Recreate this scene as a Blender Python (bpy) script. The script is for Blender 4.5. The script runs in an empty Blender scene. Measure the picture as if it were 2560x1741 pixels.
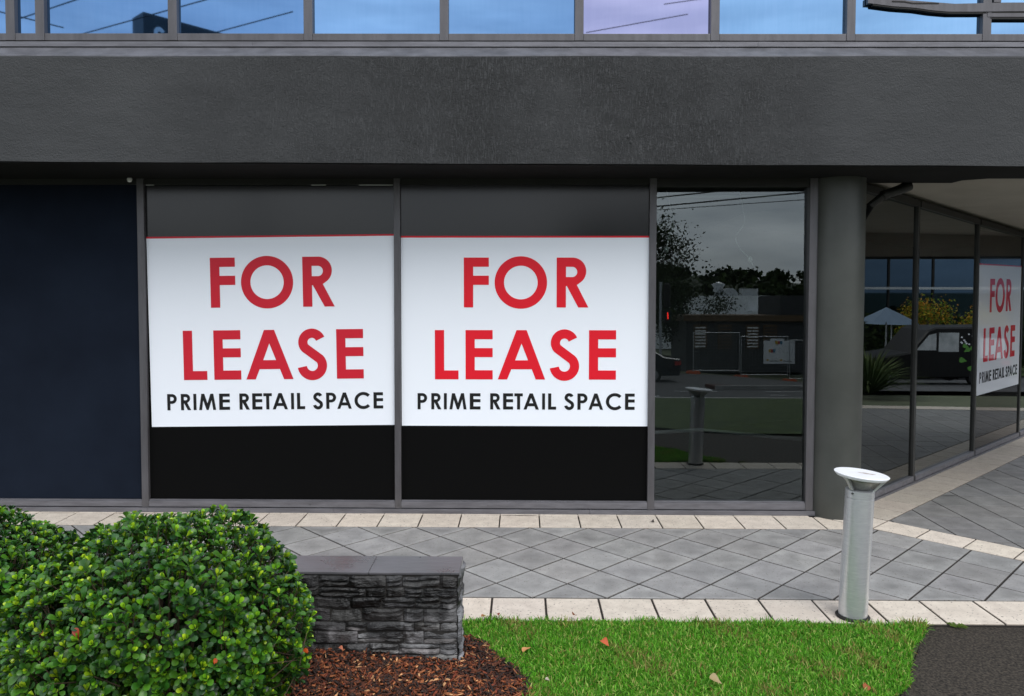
import bpy, bmesh, math, random
import numpy as np
from mathutils import Matrix, Vector
R = math.radians
random.seed(7); RNG = np.random.default_rng(11)
scene = bpy.context.scene
col = scene.collection

# ---------------------------------------------------------------- camera
EYE = 2.3364
def cam_axes(pitch, yaw, roll):
    cp, sp, cy, sy, cr, sr = math.cos(pitch), math.sin(pitch), math.cos(yaw), math.sin(yaw), math.cos(roll), math.sin(roll)
    f = Vector((sy*cp, cy*cp, sp)); r = Vector((cy, -sy, 0)); u = r.cross(f)
    return r*cr + u*sr, -r*sr + u*cr, f
cr_, cu_, cf_ = cam_axes(-0.03888, -0.01327, 0.00157)
cd = bpy.data.cameras.new('camera'); cam = bpy.data.objects.new('camera', cd); col.objects.link(cam)
m3 = Matrix((cr_, cu_, -cf_)).transposed()
cam.matrix_world = Matrix.Translation((0, 0, EYE)) @ m3.to_4x4()
cd.sensor_width = 36; cd.lens = 1911.245/2560*36; cd.shift_y = -(870.5-795.32)/2560
cd.clip_start = 0.05; cd.clip_end = 3000
scene.camera = cam

# ---------------------------------------------------------------- light
SUN_EL, SUN_AZ = R(52), R(150)          # azimuth measured clockwise from +y: behind the camera, to its right
w = bpy.data.worlds.new('World'); scene.world = w; w.use_nodes = True
nt = w.node_tree; N = nt.nodes; L = nt.links; N.clear()
out = N.new('ShaderNodeOutputWorld'); bg = N.new('ShaderNodeBackground'); bg.inputs['Strength'].default_value = 0.13
sky = N.new('ShaderNodeTexSky'); sky.sky_type = 'NISHITA'; sky.sun_disc = False
sky.sun_elevation = SUN_EL; sky.sun_rotation = SUN_AZ; sky.dust_density = 2.0; sky.air_density = 1.0
tc = N.new('ShaderNodeTexCoord'); mp = N.new('ShaderNodeMapping'); mp.inputs['Scale'].default_value = (1, 1, 4.5)
nz = N.new('ShaderNodeTexNoise'); nz.inputs['Scale'].default_value = 2.1; nz.inputs['Detail'].default_value = 7; nz.inputs['Roughness'].default_value = .55
cr = N.new('ShaderNodeValToRGB'); cr.color_ramp.elements[0].position = .30; cr.color_ramp.elements[0].color = (.55, .55, .55, 1)
cr.color_ramp.elements[1].position = .62; cr.color_ramp.elements[1].color = (.95, .95, .95, 1)
cl = N.new('ShaderNodeTexNoise'); cl.inputs['Scale'].default_value = 5; cl.inputs['Detail'].default_value = 5
cc = N.new('ShaderNodeValToRGB'); cc.color_ramp.elements[0].position = .3; cc.color_ramp.elements[0].color = (5.2, 5.7, 6.5, 1)
cc.color_ramp.elements[1].position = .7; cc.color_ramp.elements[1].color = (9.4, 9.8, 10.4, 1)
mx = N.new('ShaderNodeMixRGB')
L.new(tc.outputs['Generated'], mp.inputs['Vector']); L.new(mp.outputs[0], nz.inputs['Vector']); L.new(mp.outputs[0], cl.inputs['Vector'])
L.new(nz.outputs['Fac'], cr.inputs[0]); L.new(cl.outputs['Fac'], cc.inputs[0])
L.new(cr.outputs[0], mx.inputs[0]); L.new(sky.outputs[0], mx.inputs[1]); L.new(cc.outputs[0], mx.inputs[2])
L.new(mx.outputs[0], bg.inputs['Color']); L.new(bg.outputs[0], out.inputs[0])
sd = bpy.data.lights.new('sun', 'SUN'); sd.energy = 1.25; sd.angle = R(40); sd.color = (1, .97, .92)
so = bpy.data.objects.new('sun', sd); col.objects.link(so)
so.rotation_euler = Vector((math.sin(SUN_AZ)*math.cos(SUN_EL), math.cos(SUN_AZ)*math.cos(SUN_EL), math.sin(SUN_EL))).to_track_quat('Z', 'Y').to_euler()
scene.view_settings.view_transform = 'Standard'; scene.view_settings.look = 'None'
scene.view_settings.exposure = 0.55; scene.view_settings.gamma = 1
scene.cycles.max_bounces = 8; scene.cycles.transparent_max_bounces = 12

# ---------------------------------------------------------------- materials
def srgb(r, g, b):
    f = lambda c: (c/255/12.92) if c/255 <= .04045 else ((c/255+.055)/1.055)**2.4
    return (f(r), f(g), f(b))
MATS = {}
def mat(name, c1, c2=None, scale=4., rough=.6, metal=0., bump=0., bscale=40., attr=False, coat=0., spec=.5, lo=.35, hi=.65, stretch=None, bstretch=None, trans=0., rough2=None, dist=.01, speck=False):
    m = bpy.data.materials.new(name); m.use_nodes = True; n = m.node_tree.nodes; l = m.node_tree.links
    b = n['Principled BSDF']; b.inputs['Roughness'].default_value = rough; b.inputs['Metallic'].default_value = metal
    b.inputs['Coat Weight'].default_value = coat; b.inputs['Coat Roughness'].default_value = .03
    b.inputs['Specular IOR Level'].default_value = spec
    t = n.new('ShaderNodeTexCoord')
    def vec(s):
        if not s: return t.outputs['Object']
        q = n.new('ShaderNodeMapping'); q.inputs['Scale'].default_value = s; l.new(t.outputs['Object'], q.inputs[0]); return q.outputs[0]
    src = None
    if c2 is None and not attr: b.inputs['Base Color'].default_value = (*c1, 1)
    if c2 is not None:
        z = n.new('ShaderNodeTexNoise'); z.inputs['Scale'].default_value = scale; z.inputs['Detail'].default_value = 6; z.inputs['Roughness'].default_value = .6
        l.new(vec(stretch), z.inputs['Vector'])
        rp = n.new('ShaderNodeValToRGB'); rp.color_ramp.elements[0].position = lo; rp.color_ramp.elements[1].position = hi
        rp.color_ramp.elements[0].color = (*c1, 1); rp.color_ramp.elements[1].color = (*c2, 1)
        l.new(z.outputs['Fac'], rp.inputs[0]); src = rp.outputs[0]
        if rough2 is not None:
            mr = n.new('ShaderNodeMapRange'); mr.inputs['From Min'].default_value = lo; mr.inputs['From Max'].default_value = hi
            mr.inputs['To Min'].default_value = rough; mr.inputs['To Max'].default_value = rough2
            l.new(z.outputs['Fac'], mr.inputs[0]); l.new(mr.outputs[0], b.inputs['Roughness'])
    if speck:
        z = n.new('ShaderNodeTexNoise'); z.inputs['Scale'].default_value = 55; z.inputs['Detail'].default_value = 2; l.new(t.outputs['Object'], z.inputs['Vector'])
        r2 = n.new('ShaderNodeValToRGB'); r2.color_ramp.elements[0].position = .63; r2.color_ramp.elements[1].position = .70; l.new(z.outputs['Fac'], r2.inputs[0])
        m2_ = n.new('ShaderNodeMixRGB'); m2_.inputs[2].default_value = (.16, .14, .12, 1); l.new(r2.outputs[0], m2_.inputs[0]); l.new(src, m2_.inputs[1]); src = m2_.outputs[0]
    if attr:
        a = n.new('ShaderNodeAttribute'); a.attribute_name = 'Col'
        if src is None: src = a.outputs['Color']
        else:
            mm = n.new('ShaderNodeMixRGB'); mm.blend_type = 'MULTIPLY'; mm.inputs[0].default_value = 1
            l.new(src, mm.inputs[1]); l.new(a.outputs['Color'], mm.inputs[2]); src = mm.outputs[0]
    if src is not None: l.new(src, b.inputs['Base Color'])
    if bump:
        z = n.new('ShaderNodeTexNoise'); z.inputs['Scale'].default_value = bscale; z.inputs['Detail'].default_value = 5
        l.new(vec(bstretch), z.inputs['Vector'])
        bp = n.new('ShaderNodeBump'); bp.inputs['Strength'].default_value = bump; bp.inputs['Distance'].default_value = dist
        l.new(z.outputs['Fac'], bp.inputs['Height']); l.new(bp.outputs[0], b.inputs['Normal'])
    if trans:
        tr = n.new('ShaderNodeBsdfTranslucent'); ms = n.new('ShaderNodeMixShader'); ms.inputs[0].default_value = trans
        if src is not None: l.new(src, tr.inputs[0])
        else: tr.inputs[0].default_value = (*c1, 1)
        l.new(b.outputs[0], ms.inputs[1]); l.new(tr.outputs[0], ms.inputs[2]); l.new(ms.outputs[0], n['Material Output'].inputs[0])
    MATS[name] = m
    return m
def glass(name, tint, ior, rcol=(1, 1, 1), wav=0.0):
    m = bpy.data.materials.new(name); m.use_nodes = True; n = m.node_tree.nodes; l = m.node_tree.links; n.clear()
    o = n.new('ShaderNodeOutputMaterial'); ms = n.new('ShaderNodeMixShader'); t = n.new('ShaderNodeBsdfTransparent'); g = n.new('ShaderNodeBsdfGlossy')
    f = n.new('ShaderNodeFresnel'); f.inputs['IOR'].default_value = ior
    t.inputs[0].default_value = (*tint, 1); g.inputs['Color'].default_value = (*rcol, 1); g.inputs['Roughness'].default_value = 0.0
    if wav:
        tcn = n.new('ShaderNodeTexCoord'); z = n.new('ShaderNodeTexNoise'); z.inputs['Scale'].default_value = .9; z.inputs['Detail'].default_value = 1
        bp = n.new('ShaderNodeBump'); bp.inputs['Strength'].default_value = wav; bp.inputs['Distance'].default_value = .01
        l.new(tcn.outputs['Object'], z.inputs['Vector']); l.new(z.outputs['Fac'], bp.inputs['Height']); l.new(bp.outputs[0], g.inputs['Normal'])
    l.new(f.outputs[0], ms.inputs[0]); l.new(t.outputs[0], ms.inputs[1]); l.new(g.outputs[0], ms.inputs[2]); l.new(ms.outputs[0], o.inputs[0])
    return m
def mirror_glass(name, c1, c2, streak=True):
    m = bpy.data.materials.new(name); m.use_nodes = True; n = m.node_tree.nodes; l = m.node_tree.links
    b = n['Principled BSDF']; b.inputs['Metallic'].default_value = 1; b.inputs['Roughness'].default_value = .02
    t = n.new('ShaderNodeTexCoord'); q = n.new('ShaderNodeMapping'); q.inputs['Scale'].default_value = (9, 9, .8)
    z = n.new('ShaderNodeTexNoise'); z.inputs['Scale'].default_value = 4; z.inputs['Detail'].default_value = 6
    rp = n.new('ShaderNodeValToRGB'); rp.color_ramp.elements[0].position = .3; rp.color_ramp.elements[1].position = .75
    rp.color_ramp.elements[0].color = (*c1, 1); rp.color_ramp.elements[1].color = (*c2, 1)
    l.new(t.outputs['Object'], q.inputs[0]); l.new(q.outputs[0], z.inputs['Vector']); l.new(z.outputs['Fac'], rp.inputs[0]); l.new(rp.outputs[0], b.inputs['Base Color'])
    return m

def render_mat(name='dark render'):
    """dark textured render: fine stucco everywhere, vertical drag lines in the middle of the beam"""
    m = bpy.data.materials.new(name); m.use_nodes = True; n = m.node_tree.nodes; l = m.node_tree.links
    b = n['Principled BSDF']; b.inputs['Roughness'].default_value = .62; b.inputs['Specular IOR Level'].default_value = .35
    t = n.new('ShaderNodeTexCoord')
    def noise(sc, scale, det=4, rough=.55):
        q = n.new('ShaderNodeMapping'); q.inputs['Scale'].default_value = sc; l.new(t.outputs['Object'], q.inputs[0])
        z = n.new('ShaderNodeTexNoise'); z.inputs['Scale'].default_value = scale; z.inputs['Detail'].default_value = det; z.inputs['Roughness'].default_value = rough
        l.new(q.outputs[0], z.inputs['Vector']); return z.outputs['Fac']
    def math_(op, a, bb):
        k = n.new('ShaderNodeMath'); k.operation = op
        for i, v in enumerate((a, bb)):
            if isinstance(v, (int, float)): k.inputs[i].default_value = v
            else: l.new(v, k.inputs[i])
        return k.outputs[0]
    def ramp(v, p0, p1, c0=(0, 0, 0), c1=(1, 1, 1)):
        r = n.new('ShaderNodeValToRGB'); r.color_ramp.elements[0].position = p0; r.color_ramp.elements[1].position = p1
        r.color_ramp.elements[0].color = (*c0, 1); r.color_ramp.elements[1].color = (*c1, 1); l.new(v, r.inputs[0]); return r.outputs[0]
    sep = n.new('ShaderNodeSeparateXYZ'); l.new(t.outputs['Object'], sep.inputs[0])
    mk = n.new('ShaderNodeMapRange'); mk.inputs['From Min'].default_value = -3.6; mk.inputs['From Max'].default_value = -.6; l.new(sep.outputs['X'], mk.inputs[0])
    mk2 = n.new('ShaderNodeMapRange'); mk2.inputs['From Min'].default_value = 2.9; mk2.inputs['From Max'].default_value = 2.2; l.new(sep.outputs['X'], mk2.inputs[0])
    zone = math_('MULTIPLY', mk.outputs[0], mk2.outputs[0])
    drag = noise((115, 115, 15), 1., 4, .68)
    pits = ramp(drag, .475, .42)                     # dark pits / drag lines
    patch = ramp(noise((1.2, 1.2, .8), 1.5, 3), .22, .60)
    pitz = math_('MULTIPLY', math_('MULTIPLY', pits, patch), zone)
    fine = noise((1, 1, 1), 62, 5, .7)
    lump = noise((1, 1, 1.6), 3.0, 3)
    h = math_('SUBTRACT', math_('ADD', math_('MULTIPLY', fine, .75), math_('MULTIPLY', lump, 1.2)), math_('MULTIPLY', pitz, .8))
    bp = n.new('ShaderNodeBump'); bp.inputs['Strength'].default_value = .9; bp.inputs['Distance'].default_value = .016
    l.new(h, bp.inputs['Height']); l.new(bp.outputs[0], b.inputs['Normal'])
    tone = ramp(noise((.7, .7, 1.5), 1.2, 4), .3, .7, srgb(53, 54, 55), srgb(61, 62, 63))
    mm = n.new('ShaderNodeMixRGB'); mm.inputs[2].default_value = (*srgb(22, 22, 22), 1); l.new(math_('MULTIPLY', pitz, .7), mm.inputs[0]); l.new(tone, mm.inputs[1])
    l.new(mm.outputs[0], b.inputs['Base Color'])
    return m

M_render = render_mat()
M_ledge = mat('skylit ledge render', srgb(70, 70, 74), srgb(94, 94, 99), 5, .7, bump=.6, bscale=90, stretch=(1, 1, 1))  # paler than the beam: sky light on the sloped top put into its colour
M_soffit = mat('black soffit', (.005, .005, .005), (.009, .009, .0085), 3, .85, spec=.2)
M_cream = mat('cream soffit paint', (.36, .33, .28), (.41, .38, .325), 2, .8)
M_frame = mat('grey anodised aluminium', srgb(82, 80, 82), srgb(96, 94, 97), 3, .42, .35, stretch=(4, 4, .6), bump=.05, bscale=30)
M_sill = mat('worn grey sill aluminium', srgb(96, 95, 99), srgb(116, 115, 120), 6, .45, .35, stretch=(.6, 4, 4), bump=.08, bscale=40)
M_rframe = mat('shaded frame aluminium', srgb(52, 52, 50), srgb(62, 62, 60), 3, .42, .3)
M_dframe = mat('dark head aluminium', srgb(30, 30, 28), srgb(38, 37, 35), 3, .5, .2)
M_glass = glass('shop glass', (.62, .68, .66), 1.96, (.90, .99, 1.0), .015)
M_glassr = glass('recess glass', (.55, .58, .58), 2.2, (.95, 1, 1), .02)
M_glassr2 = glass('brightened recess glass', (.45, .48, .48), 3.4, (.95, 1, 1), .02)  # same glass as the first pane, mirror strength raised to brighten its reflection
M_up = [mirror_glass('blue mirror glass', (.162, .294, .485), (.172, .304, .50)), mirror_glass('pale lilac mirror glass', (.338, .338, .508), (.352, .352, .52)), mirror_glass('deep blue mirror glass', (.121, .234, .42), (.131, .244, .432)), mirror_glass('light blue mirror glass', (.195, .345, .53), (.21, .36, .55))]
M_navy = mat('navy blind', srgb(20, 26, 37), srgb(25, 32, 44), 1.5, .85, bump=.15, bscale=220, spec=.08)
M_col = mat('column paint', srgb(61, 63, 59), srgb(70, 72, 68), 2.5, .42, bump=.12, bscale=14, spec=.5)
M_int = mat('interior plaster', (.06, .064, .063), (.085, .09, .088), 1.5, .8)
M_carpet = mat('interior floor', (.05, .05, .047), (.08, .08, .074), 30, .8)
M_white = mat('white trim', (.72, .74, .72), (.8, .8, .78), 5, .5)
M_up_wall = mat('upper dark wall', (.05, .05, .05), (.06, .06, .06), 4, .7)
M_grey_tile = mat('grey paver', srgb(132, 131, 130), srgb(158, 157, 155), 6, .7, attr=True, bump=.35, bscale=110, lo=.32, hi=.68, dist=.004, speck=True)
M_cream_tile = mat('cream paver', srgb(190, 179, 166), srgb(212, 201, 187), 9, .72, speck=True, attr=True, bump=.22, bscale=110, lo=.3, hi=.66, dist=.004)
M_joint = mat('paving joint', (.010, .008, .006), (.022, .017, .013), 25, .9)
M_asph = mat('asphalt', (.009, .0075, .006), (.066, .054, .041), 66, .85, bump=.8, bscale=70, lo=.36, hi=.66, dist=.006, rough2=.7, spec=.3)
M_road = mat('road asphalt', (.035, .035, .037), (.055, .055, .057), 6, .75, bump=.3, bscale=120)
M_soil = mat('lawn soil', (.025, .035, .010), (.05, .06, .02), 12, .95, bump=.5, bscale=60)
M_verge = mat('verge grass', (.035, .06, .014), (.07, .105, .024), 2.5, .9, bump=.8, bscale=70)
M_earth = mat('ground', (.06, .075, .035), (.10, .11, .06), .4, .95)
M_grass = mat('grass blade', (0, 0, 0), attr=True, rough=.5, trans=.3, spec=.22)
M_leaf = mat('shrub leaf', (0, 0, 0), attr=True, rough=.30, trans=.14, spec=.38)
M_twig = mat('twig', (.05, .035, .02), (.09, .06, .035), 30, .8)
M_mulch = mat('bark mulch', (.7, .7, .7), (1, 1, 1), 60, .75, attr=True, bump=.4, bscale=120, stretch=(1, 1, 1))
M_mbase = mat('mulch bed', (.010, .007, .005), (.03, .015, .009), 40, .95, bump=.8, bscale=50)
M_alu = mat('brushed silver', (.56, .575, .59), (.65, .66, .67), 3, .32, .62, stretch=(6, 6, 40), bump=.03, bscale=50)
M_cap = mat('pale aluminium cap', (.78, .79, .82), (.86, .87, .9), 5, .45, .0)
M_capstain = mat('rusty cap stain', (.50, .44, .40), (.66, .62, .6), 40, .5, .2)
M_louvre = mat('lamp louvre', (.20, .20, .18), (.34, .34, .31), 10, .35, .7)
M_lbrack = mat('lamp bracket', (.42, .43, .40), (.5, .51, .48), 10, .4, .6)
M_seal = mat('black seal', (.012, .011, .010), None, 1, .8)
M_screw = mat('screw', (.12, .12, .12), None, 1, .35, .8)
def sign_mats(k, white, red, dark, black, coat, wr, dr):
    return dict(white=mat('sign white %s' % k, srgb(*white), rough=wr, coat=coat, spec=.3), red=mat('sign red %s' % k, srgb(*red), rough=.45, coat=coat, spec=.3),
                text=mat('sign text black %s' % k, srgb(*black), rough=.5, coat=coat, spec=.3), dark=mat('sign dark band %s' % k, srgb(*dark), rough=dr, coat=coat, spec=.42),
                black=mat('sign black band %s' % k, (.0035, .0035, .0035), rough=.7, spec=.05, coat=coat))

# ---------------------------------------------------------------- mesh helpers
class MB:
    def __init__(s): s.v = []; s.f = []; s.c = []
    def add(s, v, f, c=(1, 1, 1)):
        o = len(s.v); s.v += [tuple(p) for p in v]; s.f += [tuple(i+o for i in q) for q in f]; s.c += [c]*len(v); return s
    def box(s, x0, x1, y0, y1, z0, z1, c=(1, 1, 1), fn=None):
        v = [(x, y, z) for z in (z0, z1) for y in (y0, y1) for x in (x0, x1)]
        if fn: v = [fn(*p) for p in v]
        return s.add(v, [(0, 2, 3, 1), (4, 5, 7, 6), (0, 1, 5, 4), (2, 6, 7, 3), (0, 4, 6, 2), (1, 3, 7, 5)], c)
    def prism(s, poly, a, b, axis='z', c=(1, 1, 1)):
        n = len(poly)
        mk = {'z': lambda p, t: (p[0], p[1], t), 'x': lambda p, t: (t, p[0], p[1]), 'y': lambda p, t: (p[0], t, p[1])}[axis]
        v = [mk(p, a) for p in poly] + [mk(p, b) for p in poly]
        return s.add(v, [tuple(range(n-1, -1, -1)), tuple(range(n, 2*n))] + [(i, (i+1) % n, n+(i+1) % n, n+i) for i in range(n)], c)
    def tube(s, pts, r, seg=8, c=(1, 1, 1), cap=True):
        pts = [Vector(p) for p in pts]; rs = r if isinstance(r, (list, tuple)) else [r]*len(pts)
        rings = []; up = Vector((0, 0, 1))
        for i, p in enumerate(pts):
            t = (pts[min(i+1, len(pts)-1)]-pts[max(i-1, 0)]).normalized()
            a = t.cross(up if abs(t.z) < .95 else Vector((1, 0, 0))).normalized(); b = a.cross(t)
            rings.append([p+(a*math.cos(q)+b*math.sin(q))*rs[i] for q in [2*math.pi*k/seg for k in range(seg)]])
        v = [q for ring in rings for q in ring]; f = []
        for i in range(len(pts)-1):
            for k in range(seg): f.append((i*seg+k, i*seg+(k+1) % seg, (i+1)*seg+(k+1) % seg, (i+1)*seg+k))
        if cap: f += [tuple(range(seg-1, -1, -1)), tuple(range((len(pts)-1)*seg, len(pts)*seg))]
        return s.add(v, f, c)
    def lathe(s, prof, cx=0, cy=0, seg=40, c=(1, 1, 1)):
        v = []; f = []; n = len(prof)
        for r, z in prof:
            for k in range(seg): a = 2*math.pi*k/seg; v.append((cx+r*math.cos(a), cy+r*math.sin(a), z))
        for i in range(n-1):
            for k in range(seg): f.append((i*seg+k, i*seg+(k+1) % seg, (i+1)*seg+(k+1) % seg, (i+1)*seg+k))
        f += [tuple(range(seg-1, -1, -1)), tuple(range((n-1)*seg, n*seg))]
        return s.add(v, f, c)
    def build(s, name, m, parent=None, smooth=False, bevel=0):
        me = bpy.data.meshes.new(name); me.from_pydata(s.v, [], s.f); me.validate()
        if m.node_tree.nodes.get('Attribute'):
            a = me.color_attributes.new('Col', 'FLOAT_COLOR', 'POINT'); a.data.foreach_set('color', np.array([(*c, 1) for c in s.c], dtype=np.float32).ravel())
        return link(name, me, m, parent, smooth, bevel)
def link(name, me, m, parent=None, smooth=False, bevel=0):
    me.materials.append(m)
    if smooth:
        me.polygons.foreach_set('use_smooth', [True]*len(me.polygons))
    o = bpy.data.objects.new(name, me); col.objects.link(o)
    if smooth == 'auto':
        md = o.modifiers.new('es', 'EDGE_SPLIT'); md.split_angle = R(35)
    if bevel:
        b = o.modifiers.new('bev', 'BEVEL'); b.width = bevel; b.segments = 2; b.limit_method = 'ANGLE'; b.angle_limit = R(40)
    if parent: o.parent = parent; o.matrix_parent_inverse = Matrix.Translation(parent.location).inverted() if parent.type == 'EMPTY' else o.matrix_parent_inverse
    return o
def tag(o, label=None, cat=None, group=None, kind=None):
    if label: o['label'] = label
    if cat: o['category'] = cat
    if group: o['group'] = group
    if kind: o['kind'] = kind
    return o
def empty(name, loc, label, cat, group=None):
    o = bpy.data.objects.new(name, None); o.location = loc; o.empty_display_size = .1; col.objects.link(o); return tag(o, label, cat, group)
def copy_tree(o, parent=None):
    c = o.copy(); col.objects.link(c)
    if parent: c.parent = parent; c.matrix_parent_inverse = o.matrix_parent_inverse.copy()
    for ch in list(o.children): copy_tree(ch, c)
    return c
def np_mesh(name, V, F, C, m, parent=None, smooth=False):
    """V (n,3), F list of index arrays of equal width (k,3)/(k,4), C (n,3)"""
    me = bpy.data.meshes.new(name); me.vertices.add(len(V)); me.vertices.foreach_set('co', V.astype(np.float32).ravel())
    idx = np.concatenate([f.ravel() for f in F]); tot = np.concatenate([np.full(len(f), f.shape[1]) for f in F]); st = np.concatenate([[0], np.cumsum(tot)[:-1]])
    me.loops.add(len(idx)); me.loops.foreach_set('vertex_index', idx.astype(np.int32))
    me.polygons.add(len(tot)); me.polygons.foreach_set('loop_start', st.astype(np.int32)); me.polygons.foreach_set('loop_total', tot.astype(np.int32))
    me.update(calc_edges=True)
    a = me.color_attributes.new('Col', 'FLOAT_COLOR', 'POINT'); a.data.foreach_set('color', np.concatenate([C, np.ones((len(C), 1))], 1).astype(np.float32).ravel())
    return link(name, me, m, parent, smooth)

# ---------------------------------------------------------------- terrain
def terr(x, y):
    yv = (x+4.78)*.997-(y-5.18)*.08
    return max(-1.7, -.044*max(0, 3.5-y)-.085*max(0, yv-16.1))
def sheet(name, xs, ys, dz, m, clipf=None):
    b = MB(); n = len(xs)
    v = [(x, y, terr(x, y)+dz) for y in ys for x in xs]
    b.add(v, [(j*n+i, j*n+i+1, (j+1)*n+i+1, (j+1)*n+i) for j in range(len(ys)-1) for i in range(n-1)])
    return tag(b.build(name, m), kind='structure')
def poly_sheet(name, pts, dz, m, sub=.6):
    bm = bmesh.new(); f = bm.faces.new([bm.verts.new((p[0], p[1], 0)) for p in pts])
    bmesh.ops.triangulate(bm, faces=[f])
    for _ in range(6):
        es = [e for e in bm.edges if e.calc_length() > sub*3]
        if not es: break
        bmesh.ops.subdivide_edges(bm, edges=es, cuts=1); bmesh.ops.triangulate(bm, faces=bm.faces[:])
    for v in bm.verts: v.co.z = terr(v.co.x, v.co.y)+dz
    bm.normal_update()
    for f in bm.faces:
        if f.normal.z < 0: f.normal_flip()
    me = bpy.data.meshes.new(name); bm.to_mesh(me); bm.free()
    return tag(link(name, me, m), kind='structure')
def frange(a, b, n): return [a+(b-a)*i/n for i in range(n+1)]
gx = [-400, -200, -100, -60]+frange(-40, 40, 40)+[60, 100, 200, 400]
gy = [-400, -200, -100, -60]+frange(-44, 20, 32)+[40, 100, 400]
sheet('ground', gx, gy, -.16, M_earth)
# ---------------------------------------------------------------- paving
def clip(poly, planes):
    for (a, b, c) in planes:                       # keep a*x+b*y<=c
        o = []
        for i in range(len(poly)):
            p, q = poly[i], poly[(i+1) % len(poly)]; dp, dq = a*p[0]+b*p[1]-c, a*q[0]+b*q[1]-c
            if dp <= 0: o.append(p)
            if dp*dq < 0: t = dp/(dp-dq); o.append((p[0]+(q[0]-p[0])*t, p[1]+(q[1]-p[1])*t))
        poly = o
        if len(poly) < 3: return None
    return poly
def inset(poly, d):
    n = len(poly); A = sum(poly[i][0]*poly[(i+1) % n][1]-poly[(i+1) % n][0]*poly[i][1] for i in range(n))/2
    if A < 0: poly = poly[::-1]
    if abs(A) < .0002: return None
    pl = []
    for i in range(n):
        p, q = poly[i], poly[(i+1) % n]; L_ = math.hypot(q[0]-p[0], q[1]-p[1])
        if L_ < 1e-5: continue
        nx, ny = (q[1]-p[1])/L_, -(q[0]-p[0])/L_; pl.append((nx, ny, nx*p[0]+ny*p[1]-d))
    return clip(poly, pl)
def tile(mb, poly, gap, var, tone=1., wob=.0012, worn=(.93, 1.0)):
    a = inset(poly, gap)
    if not a: return
    b = inset(a, .0035)
    if not b or len(a) != len(b):
        gx_, gy_ = sum(p[0] for p in a)/len(a), sum(p[1] for p in a)/len(a); b = [(gx_+(p[0]-gx_)*.94, gy_+(p[1]-gy_)*.94) for p in a]
    k = (1+random.uniform(-var, var))*(1+.07*math.sin(poly[0][0]*1.1+poly[0][1]*2.1+.6)*math.sin(poly[0][0]*2.3-poly[0][1])); c = (k*tone*random.uniform(.99, 1.01), k*tone, k*tone*random.uniform(.985, 1.01)); dz = random.uniform(-wob, wob); n = len(a)
    z = [terr(*p)*1. for p in a]; dk = (.10, .085, .07); md_ = (c[0]*.62, c[1]*.6, c[2]*.58)
    v = [(p[0], p[1], z[i]-.02) for i, p in enumerate(a)]+[(p[0], p[1], z[i]-.003+dz) for i, p in enumerate(a)]+[(p[0], p[1], z[i]+dz) for i, p in enumerate(b)]; ax_, ay_ = sum(p[0] for p in b)/n, sum(p[1] for p in b)/n; v.append((ax_+random.uniform(-.03, .06), ay_+random.uniform(-.07, .02), sum(z)/n+dz))
    mb.add(v, [(i, (i+1) % n, n+(i+1) % n, n+i) for i in range(n)]+[(n+i, n+(i+1) % n, 2*n+(i+1) % n, 2*n+i) for i in range(n)]+[(2*n+i, 2*n+(i+1) % n, 3*n) for i in range(n)], c)
    q_ = len(mb.c)-1; mb.c[q_-3*n:q_-2*n] = [dk]*n; mb.c[q_-2*n:q_-n] = [md_]*n
    wn = random.uniform(*worn); mb.c[q_] = (c[0]*wn, c[1]*wn, c[2]*wn)
YA, YB, YC, YD = 7.835, 7.3879, 5.6935, 5.285
RD = (.735, .678); RN = (.678, -.735); RP = (3.879, 8.376)          # recess wall: direction, outward normal, point on its foot
BD = (.715, -.700)                                                  # diagonal cream band
def lim(px, py, dx, dy, side): # half plane: keep left(+1)/right(-1) of direction
    nx, ny = (dy, -dx) if side > 0 else (-dy, dx)
    return (nx, ny, nx*px+ny*py)
g = MB(); D = .56479
near_edge = lim(3.421, 7.415, *BD, -1)        # keep west/south of the band
for fam in range(-30, 60):
    for k in range(-30, 60):
        cx, cy = -2.46119+D*fam*.5+D*k*.5, YB-D*.5*fam+D*.5*k
        h = D/2
        if cx < -8 or cx > 8 or cy < 5 or cy > 8: continue
        p = clip([(cx-h, cy), (cx, cy-h), (cx+h, cy), (cx, cy+h)], [(0, 1, YB), (0, -1, -YC), near_edge, (1, 0, 7.5), (-1, 0, 6.5)])
        if p: tile(g, p, .0078, .08, 1., .0012, (.66, .88))
# inside the recess: square-set pavers
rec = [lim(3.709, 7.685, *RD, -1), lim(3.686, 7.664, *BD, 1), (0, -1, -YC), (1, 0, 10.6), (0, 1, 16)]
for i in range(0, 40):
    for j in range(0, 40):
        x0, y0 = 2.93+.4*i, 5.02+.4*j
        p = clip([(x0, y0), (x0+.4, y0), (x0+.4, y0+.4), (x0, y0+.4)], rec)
        if p: tile(g, p, .006, .07, .66, .0012, (.75, .95))  # same pavers, tone lowered to paint in the shade under the cover
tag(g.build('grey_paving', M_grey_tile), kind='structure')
c = MB()
for k in range(-12, 40):
    x = -2.62167+.4*k
    p = clip([(x, YB+.003), (x+.4, YB+.003), (x+.4, YA-.05), (x, YA-.05)], [(1, 0, 3.45), (-1, 0, 6.5), near_edge])
    if p: tile(c, p, .006, .03)
    p = clip([(x, YA-.05), (x+.4, YA-.05), (x+.4, YA+.05), (x, YA+.05)], [(1, 0, 2.95), (-1, 0, 6.5)])
    if p: tile(c, p, .002, .03)
    x = -.22147+.4*k
    p = clip([(x, YD), (x+.4, YD), (x+.4, YC-.003), (x, YC-.003)], [(-1, 0, 6.5), (1, 0, 10.6)])
    if p: tile(c, p, .0075, .035)
W_ = .36                                           # diagonal band
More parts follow.
